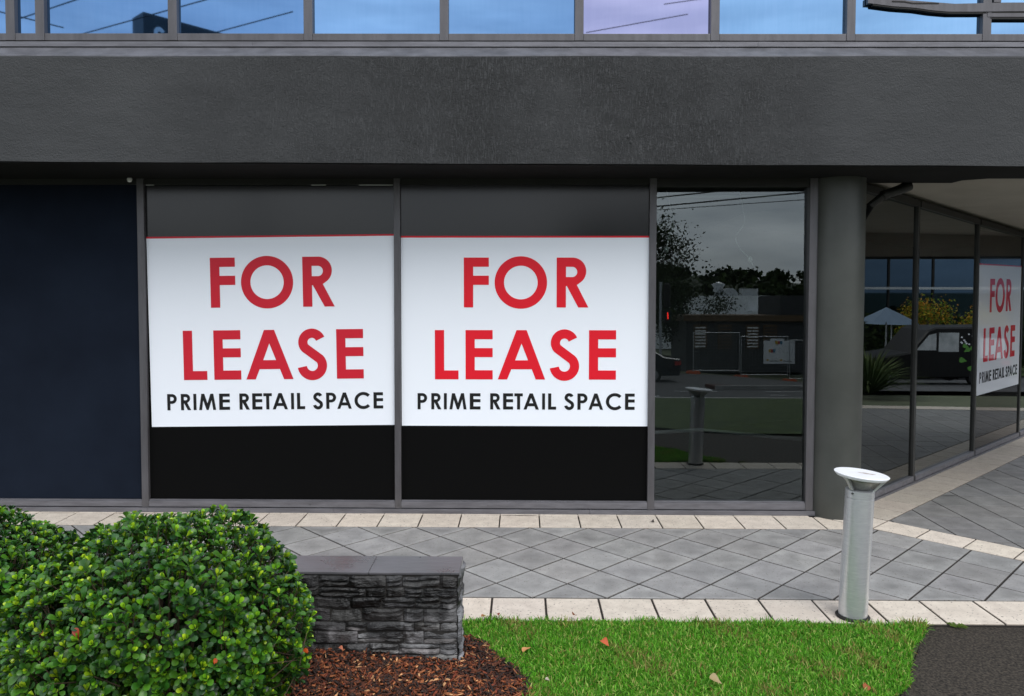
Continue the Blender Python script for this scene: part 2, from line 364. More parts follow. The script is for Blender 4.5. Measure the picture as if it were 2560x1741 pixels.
for k in range(-3, 14):
    a = (3.686+BD[0]*(.392*k), 7.664+BD[1]*(.392*k)); b = (a[0]+BD[0]*.392, a[1]+BD[1]*.392)
    q = [a, b, (b[0]-RD[0]*W_, b[1]-RD[1]*W_), (a[0]-RD[0]*W_, a[1]-RD[1]*W_)]
    p = clip(q, [(0, -1, -YC)]+([] if k >= 0 else [(0, 1, 7.83), lim(3.709, 7.685, *RD, 1)]))
    if p: tile(c, p, .006, .035)
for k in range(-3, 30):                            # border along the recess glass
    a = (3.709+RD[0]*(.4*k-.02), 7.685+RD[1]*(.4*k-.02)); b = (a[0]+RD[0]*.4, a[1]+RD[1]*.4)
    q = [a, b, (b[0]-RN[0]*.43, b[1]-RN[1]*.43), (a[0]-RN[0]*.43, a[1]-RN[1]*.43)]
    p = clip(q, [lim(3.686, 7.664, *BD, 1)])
    if p: tile(c, p, .0045, .03, .66)  # border tone lowered as well, covered shade put into the colour
for k in range(-6, 30):                            # far kerb of the covered forecourt
    tile(c, [(10.62, 4+.4*k), (11.0, 4+.4*k), (11.0, 4.4+.4*k), (10.62, 4.4+.4*k)], .005, .03, .9)
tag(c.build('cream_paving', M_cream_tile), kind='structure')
j = MB(); j.box(-6.6, 11.02, YD-.004, 16.4, -.14, -.009); tag(j.build('paving_bed', M_joint), kind='structure')

# ---------------------------------------------------------------- lawn, path, verge, road
EDGE = [(2.82, 5.262), (2.701, 5.122), (2.582, 4.924), (2.417, 4.692), (2.267, 4.453), (2.10, 4.25), (1.86, 4.10), (1.5, 4.02), (1.0, 3.98), (.4, 3.96), (-.05, 3.95)]
MUL = [(-.374, 5.02), (-.26, 4.916), (-.144, 4.696), (-.023, 4.561), (.027, 4.448), (.03, 4.295), (.0, 4.1), (-.05, 3.95)]
lawn_poly = [(-3.9, 5.282), (2.82, 5.282)]+EDGE[:-1]+MUL[::-1]+[(-.42, 5.02), (-3.9, 5.02)]
poly_sheet('lawn_bed', lawn_poly, -.004, M_soil, .2)
path = [(-40, 3.95), (-.05, 3.95)]+EDGE[:-1][::-1]+[(2.86, 5.282), (11, 5.282), (30, 5.282), (30, 2.9), (6.5, 2.9), (3.8, 2.75), (2.9, 2.3), (2.2, 1.7), (1.4, 1.15), (.2, .9), (-8, .8), (-40, .8)]
poly_sheet('asphalt_path', path, -.018, M_asph, .8)
poly_sheet('verge', [(-40, .8), (-8, .8), (.2, .9), (1.4, 1.15), (2.2, 1.7), (2.9, 2.3), (3.8, 2.75), (6.5, 2.9), (9, 2.9), (13, -5.0), (-40, -5.0)], .012, M_verge, .8)
kb = MB()
for k in range(-30, 16): kb.box(-.0+k*1.5, 1.49+k*1.5, -5.25, -5.0, 0, .13, fn=lambda x, y, z: (x, y, terr(x, y)-.13+z+.02))
M_kerb = mat('kerb concrete', (.30, .29, .27), (.4, .39, .37), 8, .8)
tag(kb.build('kerb', M_kerb), kind='structure')
sheet('road', frange(-60, 60, 60), frange(-22.5, -5.25, 18), -.10, M_road)
rm = MB()
M_paint = mat('road paint', (.6, .6, .6), (.75, .75, .73), 12, .6)
for k in range(-20, 8): rm.box(k*3-1., k*3+.4, -9.3, -9.2, 0, .004, fn=lambda x, y, z: (x, y, terr(x, y)-.093+z))
rm.box(1.0, 4.1, -7.2, -6.9, 0, .004, fn=lambda x, y, z: (x, y, terr(x, y)-.093+z))
rm.box(7.6, 8.1, -7.7, -7.55, 0, .004, fn=lambda x, y, z: (x, y, terr(x, y)-.093+z))
tag(rm.build('road_markings', M_paint), kind='structure')
md = MB()
for k in range(0, 22): md.box(6.6+k*1.2, 6.6+k*1.2+1.19, -10.4, -10.2, 0, .15, fn=lambda x, y, z: (x, y, terr(x, y)-.10+z))
tag(md.build('median_kerb', M_kerb), kind='structure')
mb2 = MB(); mb2.box(6.6, 33, -11.8, -10.4, 0, .12, fn=lambda x, y, z: (x, y, terr(x, y)-.10+z)); tag(mb2.build('median_bed', mat('red bark bed', (.05, .014, .01), (.09, .03, .02), 9, .9)), kind='structure')
# right hand street beyond the covered forecourt
bb = MB()
for k in range(40): bb.box(11.02+k*.14, 11.15+k*.14, -4, 40, 0, .02, fn=lambda x, y, z: (x, y, terr(x, y)-.02+z))
tag(bb.build('brick_strip', mat('brick paving', (.24, .15, .135), (.30, .20, .185), 12, .8)), kind='structure')
sheet('side_road', frange(16.7, 30, 12), frange(-4.8, 60, 20), -.04, M_road)
sheet('side_verge', frange(30, 36, 4), frange(-4.8, 60, 20), .03, M_verge)

# ---------------------------------------------------------------- the building
bld = empty('office_building', (0, 7.9, 0), 'dark grey two storey building with rendered beam over glazed shopfront', 'building')
YG, YF = 7.885, 7.835                             # glass plane, front of the frames
MUX = [(-6.6, -6.53), (-3.959, -3.887), (-1.316, -1.2506), (1.2974, 1.3672), (2.9205, 2.9965)]
for a, b_ in MUX[1:]:
    m_ = MB(); m_.box(a, b_, YF, YF+.14, .05, 3.462); m_.build('mullion', M_frame, bld, bevel=.003)
m_ = MB(); m_.box(2.9995, 3.03, YF+.01, YF+.13, .05, 3.462); m_.build('mullion', M_frame, bld, bevel=.003)
for i in range(4):
    x0, x1 = MUX[i][1], MUX[i+1][0]; zt = .113+.004*i
    s_ = MB(); s_.box(x0+.001, x1-.001, YF+.002, YF+.12, .056, zt); s_.box(x0+.001, x1-.001, YF+.012, YF+.11, zt, zt+.012); s_.build('sill_rail', M_sill, bld, bevel=.002)
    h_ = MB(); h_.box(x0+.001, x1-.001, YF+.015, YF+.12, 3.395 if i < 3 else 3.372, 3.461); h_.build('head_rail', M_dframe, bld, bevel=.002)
ss = MB()
for a, b_ in ((-6.6, -3.9), (-3.898, -1.95), (-1.948, .7), (.702, 3.02)): ss.box(a, b_, YF-.012, YF+.16, .0, .047)
ss.build('sub_sill', M_sill, bld, bevel=.002)
# panes
def pane(name, x0, x1, z0, z1, m, tilt=0.):
    p = MB(); dy = math.tan(tilt)*(z1-z0)
    p.add([(x0, YG, z0), (x1, YG, z0), (x1, YG+dy, z1), (x0, YG+dy, z1)], [(0, 1, 2, 3)]); return p.build(name, m, bld)
TILT = .0110
pane('window_pane', 1.367, 2.9205, .13, 3.372, M_glass, TILT)
nav = MB(); nav.box(-6.53, -3.962, YG-.012, YG, .128, 3.395); nav.build('window_blind', M_navy, bld)
# black gap strips round the blind
gp = MB(); gp.box(-6.53, -3.962, YG-.009, YG+.002, .118, .128); gp.build('blind_seal', M_seal, bld)
pane('window_pane', -3.887, -1.316, .12, 3.396, M_glass); pane('window_pane', -1.2506, 1.2974, .125, 3.396, M_glass)
# beam, ledge and upper windows follow a line turned slightly from the shopfront
def U(x, dy, z): return (x, 6.97+.031*x+dy, z+.0066*x)
XL, XR = -8., 9.05
fb = MB(); n_ = 80
prof = [(0, 3.463), (0, 4.415), (.006, 4.424), (.02, 4.424), (.5, 4.424), (.6, 4.42), (.6, 3.463)]
xs = frange(XL, XR, n_)
v = []
for i, x in enumerate(xs):
    wob = .003*math.sin(x*2.3)+.002*math.sin(x*5.1+1)
    for k_, (dy, z) in enumerate(prof):
        p = U(x, dy, z + (wob if k_ < 3 else 0)); v.append((p[0], p[1], p[2] if k_ not in (0, 6) else 3.463+wob*.6))
q_ = len(prof)
fb.add(v, [(i*q_+k_, (i+1)*q_+k_, (i+1)*q_+(k_+1) % q_, i*q_+(k_+1) % q_) for i in range(n_) for k_ in range(q_)]+[tuple(range(q_)), tuple(range(n_*q_+q_-1, n_*q_-1, -1))])
for bx, bz, br in ((.95, 3.71, .022), (.98, 3.66, .020), (.90, 3.645, .012), (1.78, 3.73, .017), (2.02, 3.74, .014), (-.62, 3.98, .014), (-2.15, 3.79, .016)):
    p0 = U(bx, 0, 0)[1]; sv = []; sf = []
    for i in range(5):
        for k_ in range(12):
            r_ = br*math.cos(i*math.pi/8); a_ = k_*math.pi/6; sv.append((bx+r_*math.cos(a_), p0+.004-br*.45*math.sin(i*math.pi/8), bz+r_*math.sin(a_)))
    sf = [(i*12+k_, i*12+(k_+1) % 12, (i+1)*12+(k_+1) % 12, (i+1)*12+k_) for i in range(4) for k_ in range(12)]
    fb.add(sv, sf)
fb.build('fascia_beam', M_render, bld)
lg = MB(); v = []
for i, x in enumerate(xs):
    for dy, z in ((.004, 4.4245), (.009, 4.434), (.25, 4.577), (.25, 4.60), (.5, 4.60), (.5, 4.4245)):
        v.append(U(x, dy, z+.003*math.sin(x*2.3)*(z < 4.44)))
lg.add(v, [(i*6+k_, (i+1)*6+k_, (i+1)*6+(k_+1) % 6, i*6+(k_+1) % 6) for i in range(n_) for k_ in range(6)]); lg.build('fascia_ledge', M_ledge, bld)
# soffit: black board up to the shopfront, cut back beside the recess
so_ = MB()
so_.prism([U(XL, .015, 0)[:2], U(4.535, .015, 0)[:2], (4.535, 8.19), (3.3, 8.19), (3.3, 7.99), (XL, 7.99)], 3.454, 3.53)
so_.prism([U(4.5353, .015, 0)[:2], U(9.05, .015, 0)[:2], (9.05, 7.865), (4.72, 7.865), (4.5353, 8.0)], 3.454, 3.53)
so_.build('soffit', M_soffit, bld)
def cz(x, y): return 3.478-.040*((x-RP[0])*RD[0]+(y-RP[1])*RD[1])
cs = MB(); vv = []
cx_, cy_ = frange(3.2, 8.76, 14), frange(7.7, 17, 14)
for y in cy_:
    for x in cx_: vv.append((x, y, cz(x, y)+ (.0)))
cs.add(vv, [(jj*15+i, (jj+1)*15+i, (jj+1)*15+i+1, jj*15+i+1) for jj in range(14) for i in range(14)])
cs.build('recess_ceiling', M_cream, bld)
eb = MB(); eb.box(8.76, 9.04, 7.9, 17, 2.85, 4.4); eb.build('edge_beam', M_render, bld)
lb = MB(); lb.box(8.735, 8.757, 8.0, 17, 2.885, 4.4); lb.build('beam_lining', M_cream, bld)
# upper storey
up = MB()
for a, b_ in ((XL, -2.5), (-2.498, 2.2), (2.202, XR)):
    up.add([U(x, dy, z) for x in (a, b_) for dy, z in ((.235, 4.583), (.235, 4.628), (.40, 4.628), (.40, 4.583))], [(0, 1, 5, 4), (1, 2, 6, 5), (2, 3, 7, 6), (3, 0, 4, 7), (0, 3, 2, 1), (4, 5, 6, 7)])
up.build('upper_flashing', M_sill, bld)
def ubox(mb, x0, x1, d0, d1, z0, z1): mb.box(x0, x1, d0, d1, z0, z1, fn=U)
umx = [k*(7.22+.031*k)/7.2 for k in (-4.805, -4.525, -3.274, -2.002, -.732, .524, 1.782, 3.034, 4.28, 5.54, 6.8)]
umx = [-7.3, -6.05]+umx[:-1]
for x in umx:
    q = MB(); ubox(q, x-.041, x+.041, .25, .36, 4.642, 7.0); q.build('upper_mullion', M_frame, bld, bevel=.003)
for i in range(len(umx)-1):
    x0, x1 = umx[i]+.042, umx[i+1]-.042
    q = MB(); ubox(q, x0, x1, .254, .36, 4.642, 4.708); q.build('upper_sill', M_frame, bld, bevel=.003)
    q = MB(); q.add([U(x, .30, z) for x, z in ((x0, 4.709), (x1, 4.709), (x1, 7.0), (x0, 7.0))], [(0, 1, 2, 3)])
    mm_ = M_up[0]
    if abs(umx[i]-.524) < .1: mm_ = M_up[1]
    elif x1 < -1.8: mm_ = M_up[2]
    elif umx[i] > 1.5: mm_ = M_up[3]
    q.build('upper_window', mm_, bld)
def rail(top, bot, d0, d1, m, name, par):
    q = MB(); xs_ = sorted({p[0] for p in top+bot}); f_ = lambda pl, x: float(np.interp(x, [p[0] for p in pl], [p[1] for p in pl]))
    v = [U(x, d, z) for x in xs_ for d, z in ((d0, f_(bot, x)), (d0, f_(top, x)), (d1, f_(top, x)), (d1, f_(bot, x)))]; n = len(xs_)
    q.add(v, [(i*4+k, (i+1)*4+k, (i+1)*4+(k+1) % 4, i*4+(k+1) % 4) for i in range(n-1) for k in range(4)]+[(3, 2, 1, 0), ((n-1)*4, (n-1)*4+1, (n-1)*4+2, (n-1)*4+3)]); return q.build(name, m, par)
RT = [(3.235, 5.048), (3.904, 4.996), (4.056, 4.985), (4.265, 4.99), (4.539, 4.997), (5.4, 4.999)]
RB = [(3.263, 4.988), (3.468, 4.962), (3.677, 4.948), (3.83, 4.926), (4.001, 4.912), (4.229, 4.912), (4.541, 4.916), (5.4, 4.921)]
rl = rail(RT, RB, .246, .29, M_frame, 'smear_rail', bld)  # bent rails and dark edges trace a retouching smear across the panes
rail([(x+.02, z) for x, z in RB], [(x+.02, z-.018) for x, z in RB], .25, .29, M_seal, 'smear_edge', rl)
rail([(3.46, 5.012), (3.574, 5.008), (3.657, 4.994), (3.904, 4.994)], [(3.46, 4.999), (3.574, 4.995), (3.657, 4.981), (3.904, 4.981)], .243, .2459, M_seal, 'smear_edge', rl)
rail([(4.37, 4.898), (5.4, 4.899)], [(4.37, 4.865), (5.4, 4.865)], .246, .29, M_frame, 'smear_rail', bld)
rail([(4.39, 4.8645), (5.4, 4.8645)], [(4.40, 4.845), (5.4, 4.845)], .25, .29, M_seal, 'smear_rail', bld)
q = MB(); ubox(q, 4.43, 4.50, .2505, .36, 5.0, 7.0); q.build('upper_mullion', M_frame, bld, bevel=.003)  # mullion piece repeated within the same smear
q = MB(); q.prism([(XL, 7.06), (XR, 7.68), (XR, 18), (XL, 18)], 7.0, 7.6); q.build('roof', M_up_wall, bld)
q = MB(); q.prism([(XL, 7.6), (XR, 8.1), (XR, 18), (XL, 18)], 4.4, 7.0); q.build('upper_wall', M_up_wall, bld)
# column with its cap and the drain pipe behind it
q = MB(); q.lathe([(.258, 0), (.258, .02), (.26, .03), (.26, 3.48)], 3.247, 7.94, 64); q.build('column', M_col, bld, smooth='auto')
q = MB(); q.tube([(3.62, 8.32, .0), (3.62, 8.32, 2.55), (3.64, 8.30, 2.95), (3.70, 8.22, 3.22), (3.82, 8.16, 3.33), (3.98, 8.18, 3.38), (4.10, 8.22, 3.43)], [.036, .036, .036, .04, .045, .052, .058], 14)
q.tube([(3.80, 8.165, 3.315), (3.84, 8.16, 3.337)], .054, 14); q.build('downpipe', M_dframe, bld, smooth='auto')
q = MB(); q.lathe([(.0, -.03), (.018, -.024), (.026, 0), (.018, .024), (.0, .03)], 0, 0, 14); q.v = [(x-4.01, y+7.80, z+3.44) for x, y, z in q.v]; q.build('sensor', M_white, bld, smooth=True)
for x, z in ((-1.283, .25), (-1.283, .085), (1.332, .30), (2.958, 2.3), (2.958, 1.5), (2.958, 2.9), (-.35, .085), (-2.2, .085), (-3.92, 1.9)):
    q = MB(); q.tube([(x, YF+.001, z), (x, YF-.003, z)], .006, 8); q.build('screw', M_screw, bld)
# recess glazing
def Rp(s, o, z): return (RP[0]+RD[0]*s+RN[0]*o, RP[1]+RD[1]*s+RN[1]*o, z)
def rbox(mb, s0, s1, o0, o1, z0, z1, zs=None):
    v = [Rp(s, o, z) for z in (0, 1) for o in (o0, o1) for s in (s0, s1)]
    v = [(x, y, (z0 if i < 4 else z1)-(.041*(s0 if i % 2 == 0 else s1) if zs and i >= 4 else 0)-(.041*(s0 if i % 2 == 0 else s1) if zs == 2 and i < 4 else 0)) for i, (x, y, z) in enumerate(v)]
    return mb.add(v, [(0, 2, 3, 1), (4, 5, 7, 6), (0, 1, 5, 4), (2, 6, 7, 3), (0, 4, 6, 2), (1, 3, 7, 5)])
SM = [-.75, 1.155, 3.29, 5.36, 6.6]
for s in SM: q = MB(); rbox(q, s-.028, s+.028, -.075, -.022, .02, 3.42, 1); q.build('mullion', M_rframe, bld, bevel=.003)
for i in range(4):
    a, b_ = SM[i]+.031, SM[i+1]-.031
    q = MB(); rbox(q, a, b_, -.10, -.012, .028, .088); q.build('sill_rail', M_sill, bld, bevel=.002)
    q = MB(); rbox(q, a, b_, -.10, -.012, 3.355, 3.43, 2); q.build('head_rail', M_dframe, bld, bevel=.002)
    q = MB(); q.add([Rp(a, -.05, .088), Rp(b_, -.05, .088), Rp(b_, -.05, 3.36-.041*b_), Rp(a, -.05, 3.36-.041*a)], [(0, 1, 2, 3)]); q.build('window_pane', M_glassr if i == 0 else M_glassr2, bld)
q = MB(); rbox(q, -.75, 6.65, -.11, .004, 0, .022); q.build('sub_sill', M_sill, bld)
# dim interior seen through the clear panes
q = MB(); q.box(-6.6, 16, 7.99, 18, -.02, .0); q.v = [(x, y, z) for x, y, z in q.v]
q = MB(); q.prism([(-6.6, 8.0), (3.3, 8.0), (8.62, 12.85), (8.62, 17.9), (-6.6, 17.9)], -.005, .004); q.build('interior_floor', M_carpet, bld)
q = MB(); q.prism([(-6.6, 8.0), (3.3, 8.0), (8.62, 12.85), (8.62, 17.9), (-6.6, 17.9)], 3.425, 3.45); q.build('interior_ceiling', M_int, bld)
q = MB(); q.prism([(1.0, 11.9), (2.9, 12.5), (8.4, 15.83), (8.4, 16.03), (2.87, 12.62), (1.0, 12.02)], .004, 3.42)
q.box(-6.7, 8.76, 17.7, 17.9, .004, 3.42); q.box(8.63, 8.755, 12.9, 17.69, .004, 3.42); q.box(-6.7, -6.6, 7.9, 17.9, 0, 3.42); q.box(-1.3, -1.2, 8.2, 17.7, .004, 3.42); q.build('interior_wall', M_int, bld)
q = MB(); q.tube([(1.05, 11.86, .03), (2.9, 12.44, .03)], .03, 4); q.tube([(2.9, 12.44, .03), (4.8, 11.4, .03)], .03, 4); q.build('skirting', M_white, bld)
q = MB(); q.tube([(1.40, 8.25, 3.315), (2.93, 8.25, 3.325)], .013, 10); q.build('ceiling_tube', M_white, bld)

# ---------------------------------------------------------------- lettering
def arc(cx, cy, r, a0, a1, n=28): return [(cx+r*math.cos(R(a0+(a1-a0)*i/n)), cy+r*math.sin(R(a0+(a1-a0)*i/n))) for i in range(n+1)]
def stroke(pts, w):
    l, r = [], []
    for i, p in enumerate(pts):
        a, b = pts[max(i-1, 0)], pts[min(i+1, len(pts)-1)]; d = math.hypot(b[0]-a[0], b[1]-a[1]); nx, ny = -(b[1]-a[1])/d, (b[0]-a[0])/d
        l.append((p[0]+nx*w/2, p[1]+ny*w/2)); r.append((p[0]-nx*w/2, p[1]-ny*w/2))
    return l+r[::-1]
T = .186
def bowl(xr, y0, y1, x0):   # right-hand bowl outline from (x0,y0) round to (x0,y1)
    r = (y1-y0)/2; return [(x0, y0)]+arc(xr-r, (y0+y1)/2, r, -90, 90, 20)+[(x0, y1)]
def s_glyph():
    up_ = arc(.318, .742, .183, 22, 218, 26); lo_ = arc(.318, .272, .205, 40, -172, 30)
    return stroke(up_+lo_, T)
GLY = {  # width, outlines (cap height 1)
 'F': (.50, [[(0, 0), (T, 0), (T, .453), (.5, .453), (.5, .637), (T, .637), (T, .816), (.5, .816), (.5, 1), (0, 1)]]),
 'O': (1.045, [arc(.5225, .5, .5265, 0, 360, 64)[:-1], arc(.5225, .5, .338, 0, 360, 56)[:-1]]),
 'R': (.637, [[(0, 0), (T, 0), (T, .43), (.205, .43), (.435, 0), (.637, 0), (.405, .452)]+arc(.318, .726, .274, -58, 90, 22)+[(0, 1)], bowl(.413, .61, .816, T)]),
 'P': (.60, [[(0, 0), (T, 0), (T, .40)]+[(.30, .40)]+arc(.30, .70, .30, -90, 90, 22)+[(0, 1)], bowl(.415, .572, .828, T)]),
 'L': (.475, [[(0, 0), (.475, 0), (.475, .18), (T, .18), (T, 1), (0, 1)]]),
 'E': (.55, [[(0, 0), (.55, 0), (.55, .185), (T, .185), (T, .453), (.55, .453), (.55, .635), (T, .635), (T, .816), (.55, .816), (.55, 1), (0, 1)]]),
 'A': (.96, [[(0, 0), (.19, 0), (.275, .207), (.69, .207), (.77, 0), (.96, 0), (.585, 1), (.38, 1)], [(.352, .388), (.615, .388), (.482, .73)]]),
 'S': (.63, [s_glyph()]),
 'I': (.185, [[(0, 0), (T, 0), (T, 1), (0, 1)]]),
 'T': (.51, [[(.162, 0), (.348, 0), (.348, .82), (.51, .82), (.51, 1), (0, 1), (0, .82), (.162, .82)]]),
 'M': (1.04, [[(0, 0), (.175, 0), (.26, .62), (.46, 0), (.58, 0), (.78, .62), (.865, 0), (1.04, 0), (.885, 1), (.71, 1), (.52, .40), (.33, 1), (.155, 1)]]),
 'C': (.985, [stroke(arc(.5265, .5, .433, 42, 318, 48), T)]),
}
def glyph_mesh(name, ch, x, z, w, h, th=.0015):
    W, outs = GLY[ch]; cu = bpy.data.curves.new('g', 'CURVE'); cu.dimensions = '2D'; cu.fill_mode = 'BOTH'; cu.extrude = th
    for o in outs:
        sp = cu.splines.new('POLY'); sp.points.add(len(o)-1); sp.use_cyclic_u = True
        for i, p in enumerate(o): sp.points[i].co = (x+p[0]/W*w, z+p[1]*h, 0, 1)
    ob = bpy.data.objects.new('g', cu); col.objects.link(ob); dg = bpy.context.evaluated_depsgraph_get()
    me = bpy.data.meshes.new_from_object(ob.evaluated_get(dg)); bpy.data.objects.remove(ob); bpy.data.curves.remove(cu)
    me.name = name; return me
SX, SZ = .002288, .00228
TEXT = [('FOR', 'red', 623, 223, [(325, 437), (464, 697), (741, 883)]),
        ('LEASE', 'red', 947, 222, [(194, 300), (332, 454), (477, 690), (706, 846), (887, 1008)]),
        ('PRIMERETAILSPACE', 'text', 1083, 73, [(115, 158), (177, 222), (234, 247), (259, 336), (351, 399), (443, 489), (501, 546), (552, 590), (593, 662), (677, 690), (704, 740), (775, 822), (836, 881), (886, 951), (964, 1039), (1050, 1093)])]
def lease_sign(loc, rotz, tilt, label, mats, wid, sx, sz, zb, band_x, band_top, band_bot, grp):
    """loc: middle of the white panel's foot; bands fill the window above and below"""
    root = empty('lease_sign', loc, label, 'sign', grp)
    Mx = Matrix.Rotation(rotz, 4, 'Z')
    def put(o, off, ti=0., par=None):
        o.parent = par or root
        if par is None: o.matrix_local = Mx @ Matrix.Translation(off) @ Matrix.Rotation(-ti, 4, 'Y') @ Matrix.Rotation(0, 4, 'X')
        return o
    hw, H = wid/2, (1158-306)*.00228*sz
    q = MB(); q.box(band_x[0], band_x[1], .0005, .004, .079, H-.079); put(q.build('backing', mats['black'], None), (0, 0, 0))
    q = MB(); q.box(band_x[0], band_x[1], -.001, .004, H-.08, band_top); put(q.build('dark_band', mats['dark'], None), (0, 0, 0))
    q = MB(); q.box(band_x[0], band_x[1], -.001, .004, band_bot, .08); put(q.build('black_band', mats['black'], None), (0, 0, 0))
    q = MB(); q.box(-hw, hw, -.004, -.0015, 0, H-.012); wp = put(q.build('white_panel', mats['white'], None), (0, 0, 0), tilt)
    q = MB(); q.box(-hw, hw, -.0045, -.0015, H-.0118, H+.006); put(q.build('red_stripe', mats['red'], None), (0, 0, 0), tilt)
    for word, mk, yb, cap, xs_ in TEXT:
        for ch, (x0, x1) in zip(word, xs_):
            me = glyph_mesh('letter', ch, (x0-598.5)*SX*sx, (1158-yb)*SZ*sz, (x1-x0)*SX*sx, cap*SZ*sz)
            o = link('letter', me, mats[mk]); o.parent = wp; o.matrix_local = Matrix.Translation((0, -.0058, 0)) @ Matrix.Rotation(R(90), 4, 'X')
    return root
SG = 'lease signs filling the shop windows'
k_ = 7.873/7.835
def sgx(x): return x*k_
def sgz(z): return EYE+(z-EYE)*k_
m1 = sign_mats('a', (235, 239, 245), (200, 30, 48), (26, 26, 27), (20, 20, 20), 0., .55, .16)
m2 = sign_mats('b', (238, 242, 248), (224, 20, 40), (26, 26, 27), (20, 20, 20), 0., .55, .16)
m3_ = sign_mats('c', (226, 228, 232), (200, 24, 50), (14, 14, 14), (16, 16, 24), .9, .25, .15)
z1 = sgz(.908); z2 = sgz(.917)
lease_sign((sgx(-2.5625), 7.875, z1), 0, .0125, 'lease sign in the window beside the navy blind, its white panel slightly tilted', m1, 2.566, 1.006, 1.0135, 0, (-3.886-sgx(-2.5625), -1.317-sgx(-2.5625)), 3.386-z1, .126-z1, SG)
lease_sign((sgx(.0285), 7.875, z2), 0, .001, 'bright red and white lease sign in the middle window beside the clear glass', m2, 2.549, 1.003, 1.0072, 0, (-1.250-sgx(.0285), 1.296-sgx(.0285)), 3.394-z2, .130-z2, SG)
pc = Rp(4.33, -.040, .85)
lease_sign(pc, math.atan2(RD[1], RD[0]), .003, 'narrow grey lit lease sign on the recess glass behind the column', m3_, 1.955, .775, .945, 0, (-.99, .98), 2.30, -.755, SG)
# pale tape slivers left showing above the first sign
for x0, x1 in ((-3.88, -3.80), (-2.17, -2.02), (-1.68, -1.33)):
    q = MB(); q.box(x0, x1, 7.876, 7.879, 3.389, 3.3955); q.build('tape_strip', M_white, bld)
# hanging cables inside the clear window
M_cable = mat('white cable', (.62, .66, .62), None, 1, .5)
def cable(pts, r, label, grp=None, blob=None):
    P = [Vector(p) for p in pts]; o = []
    for i in range(len(P)-1):
        p0, p1, p2, p3 = P[max(i-1, 0)], P[i], P[i+1], P[min(i+2, len(P)-1)]
        for t in frange(0, 1, 6)[:-1]:
            o.append(.5*((2*p1)+(-p0+p2)*t+(2*p0-5*p1+4*p2-p3)*t*t+(-p0+3*p1-3*p2+p3)*t**3))
    o.append(P[-1]); q = MB(); q.tube(o, r, 6)
    if blob:
        lat = [(.03*math.sin(a), .035*-math.cos(a)) for a in frange(.05, math.pi-.05, 6)]
        n0 = len(q.v); q.lathe(lat, 0, 0, 10); q.v[n0:] = [(x+blob[0], y+blob[1], z+blob[2]) for x, y, z in q.v[n0:]]
    return tag(q.build('hanging_cable', M_cable, None, True), label, 'cable', grp)
cable([(1.57, 8.4, 3.40), (1.62, 8.4, 3.2), (1.648, 8.4, 3.05), (1.604, 8.4, 2.87), (1.535, 8.4, 2.73), (1.515, 8.4, 2.69), (1.545, 8.4, 2.69), (1.575, 8.4, 2.78), (1.60, 8.4, 2.90), (1.64, 8.4, 3.02)], .004, 'white cable loop hanging inside the clear window near its left edge', 'loose cables', (1.575, 8.4, 2.76))
cable([(2.36, 8.4, 3.40), (2.40, 8.4, 3.2), (2.42, 8.4, 3.05), (2.33, 8.4, 2.90), (2.374, 8.4, 2.776), (2.475, 8.4, 2.67), (2.52, 8.4, 2.59)], .0045, 'white cable with a knot hanging mid window inside the clear pane', 'loose cables', (2.487, 8.4, 2.655))

# ---------------------------------------------------------------- bollard light
def bollard(x, y, label):
    root = empty('bollard_light', (x, y, 0), label, 'bollard')
    q = MB(); q.lathe([(.112, .001), (.116, .008), (.104, .020)], x, y, 40); q.build('base_seal', M_seal, root, smooth=True)
    ax = Matrix.Translation((x, y, 0)) @ Matrix.Rotation(R(2.2), 4, 'Y')
    def T_(q): q.v = [tuple(ax @ Vector(p)) for p in q.v]; return q
    q = T_(MB().lathe([(.0955, .004), (.0965, .03), (.0965, .8585), (.094, .8602)], 0, 0, 56)); q.build('post', M_alu, root, smooth='auto')
    q = T_(MB().lathe([(.0925, .8605), (.0925, .867), (.0972, .8675), (.0968, .914), (.090, .918), (.03, .918)], 0, 0, 56)); co = q.build('collar', M_alu, root, smooth='auto')
    q = T_(MB().tube([(-.075, -.060, .90), (-.083, -.066, .90)], .007, 10)); q.build('screw', M_screw, co)
    ax = ax @ Matrix.Translation((0, 0, .918)) @ Matrix.Rotation(R(2.6), 4, 'Y')
    q = T_(MB().lathe([(.055, .002), (.070, .018), (.120, .068), (.150, .090)], 0, 0, 48)); q.build('louvre', M_louvre, root, smooth=True)
    for a in (-150, -35, 85):
        c_, s_ = math.cos(R(a)), math.sin(R(a)); q = MB()
        for r0, r1 in (((.082, .0), (.140, .086)),):
            w_ = .011; n0 = Vector((-s_, c_, 0))*w_
            pts = [Vector((c_*r0[0], s_*r0[0], r0[1])), Vector((c_*(r0[0]+.014), s_*(r0[0]+.014), r0[1])), Vector((c_*(r1[0]+.024), s_*(r1[0]+.024), r1[1])), Vector((c_*r1[0], s_*r1[0], r1[1]))]
            v = [p-n0 for p in pts]+[p+n0 for p in pts]
            q.add(v, [(0, 1, 2, 3), (7, 6, 5, 4), (0, 4, 5, 1), (1, 5, 6, 2), (2, 6, 7, 3), (3, 7, 4, 0)])
        T_(q).build('bracket', M_lbrack, root)
    q = T_(MB().lathe([(.10, .086), (.165, .088), (.181, .106), (.182, .110), (.178, .113)], 0, 0, 64)); cp = q.build('lamp_cap', M_cap, root, smooth='auto')
    q = MB(); 
    for px, py, rr in ((.03, .01, .03), (.06, -.005, .024), (.0, .02, .018), (.085, .0, .014)):
        q.add([(px+rr*math.cos(t)*(1+.25*math.sin(3*t)), py+.9*rr*math.sin(t), .1134+px*.001) for t in [2*math.pi*i/14 for i in range(14)]], [tuple(range(14))])
    T_(q).build('stain', M_capstain, cp)
    return root
bollard(2.362, 5.40, 'silver cylindrical bollard light with tilted round cap on cream pavers')

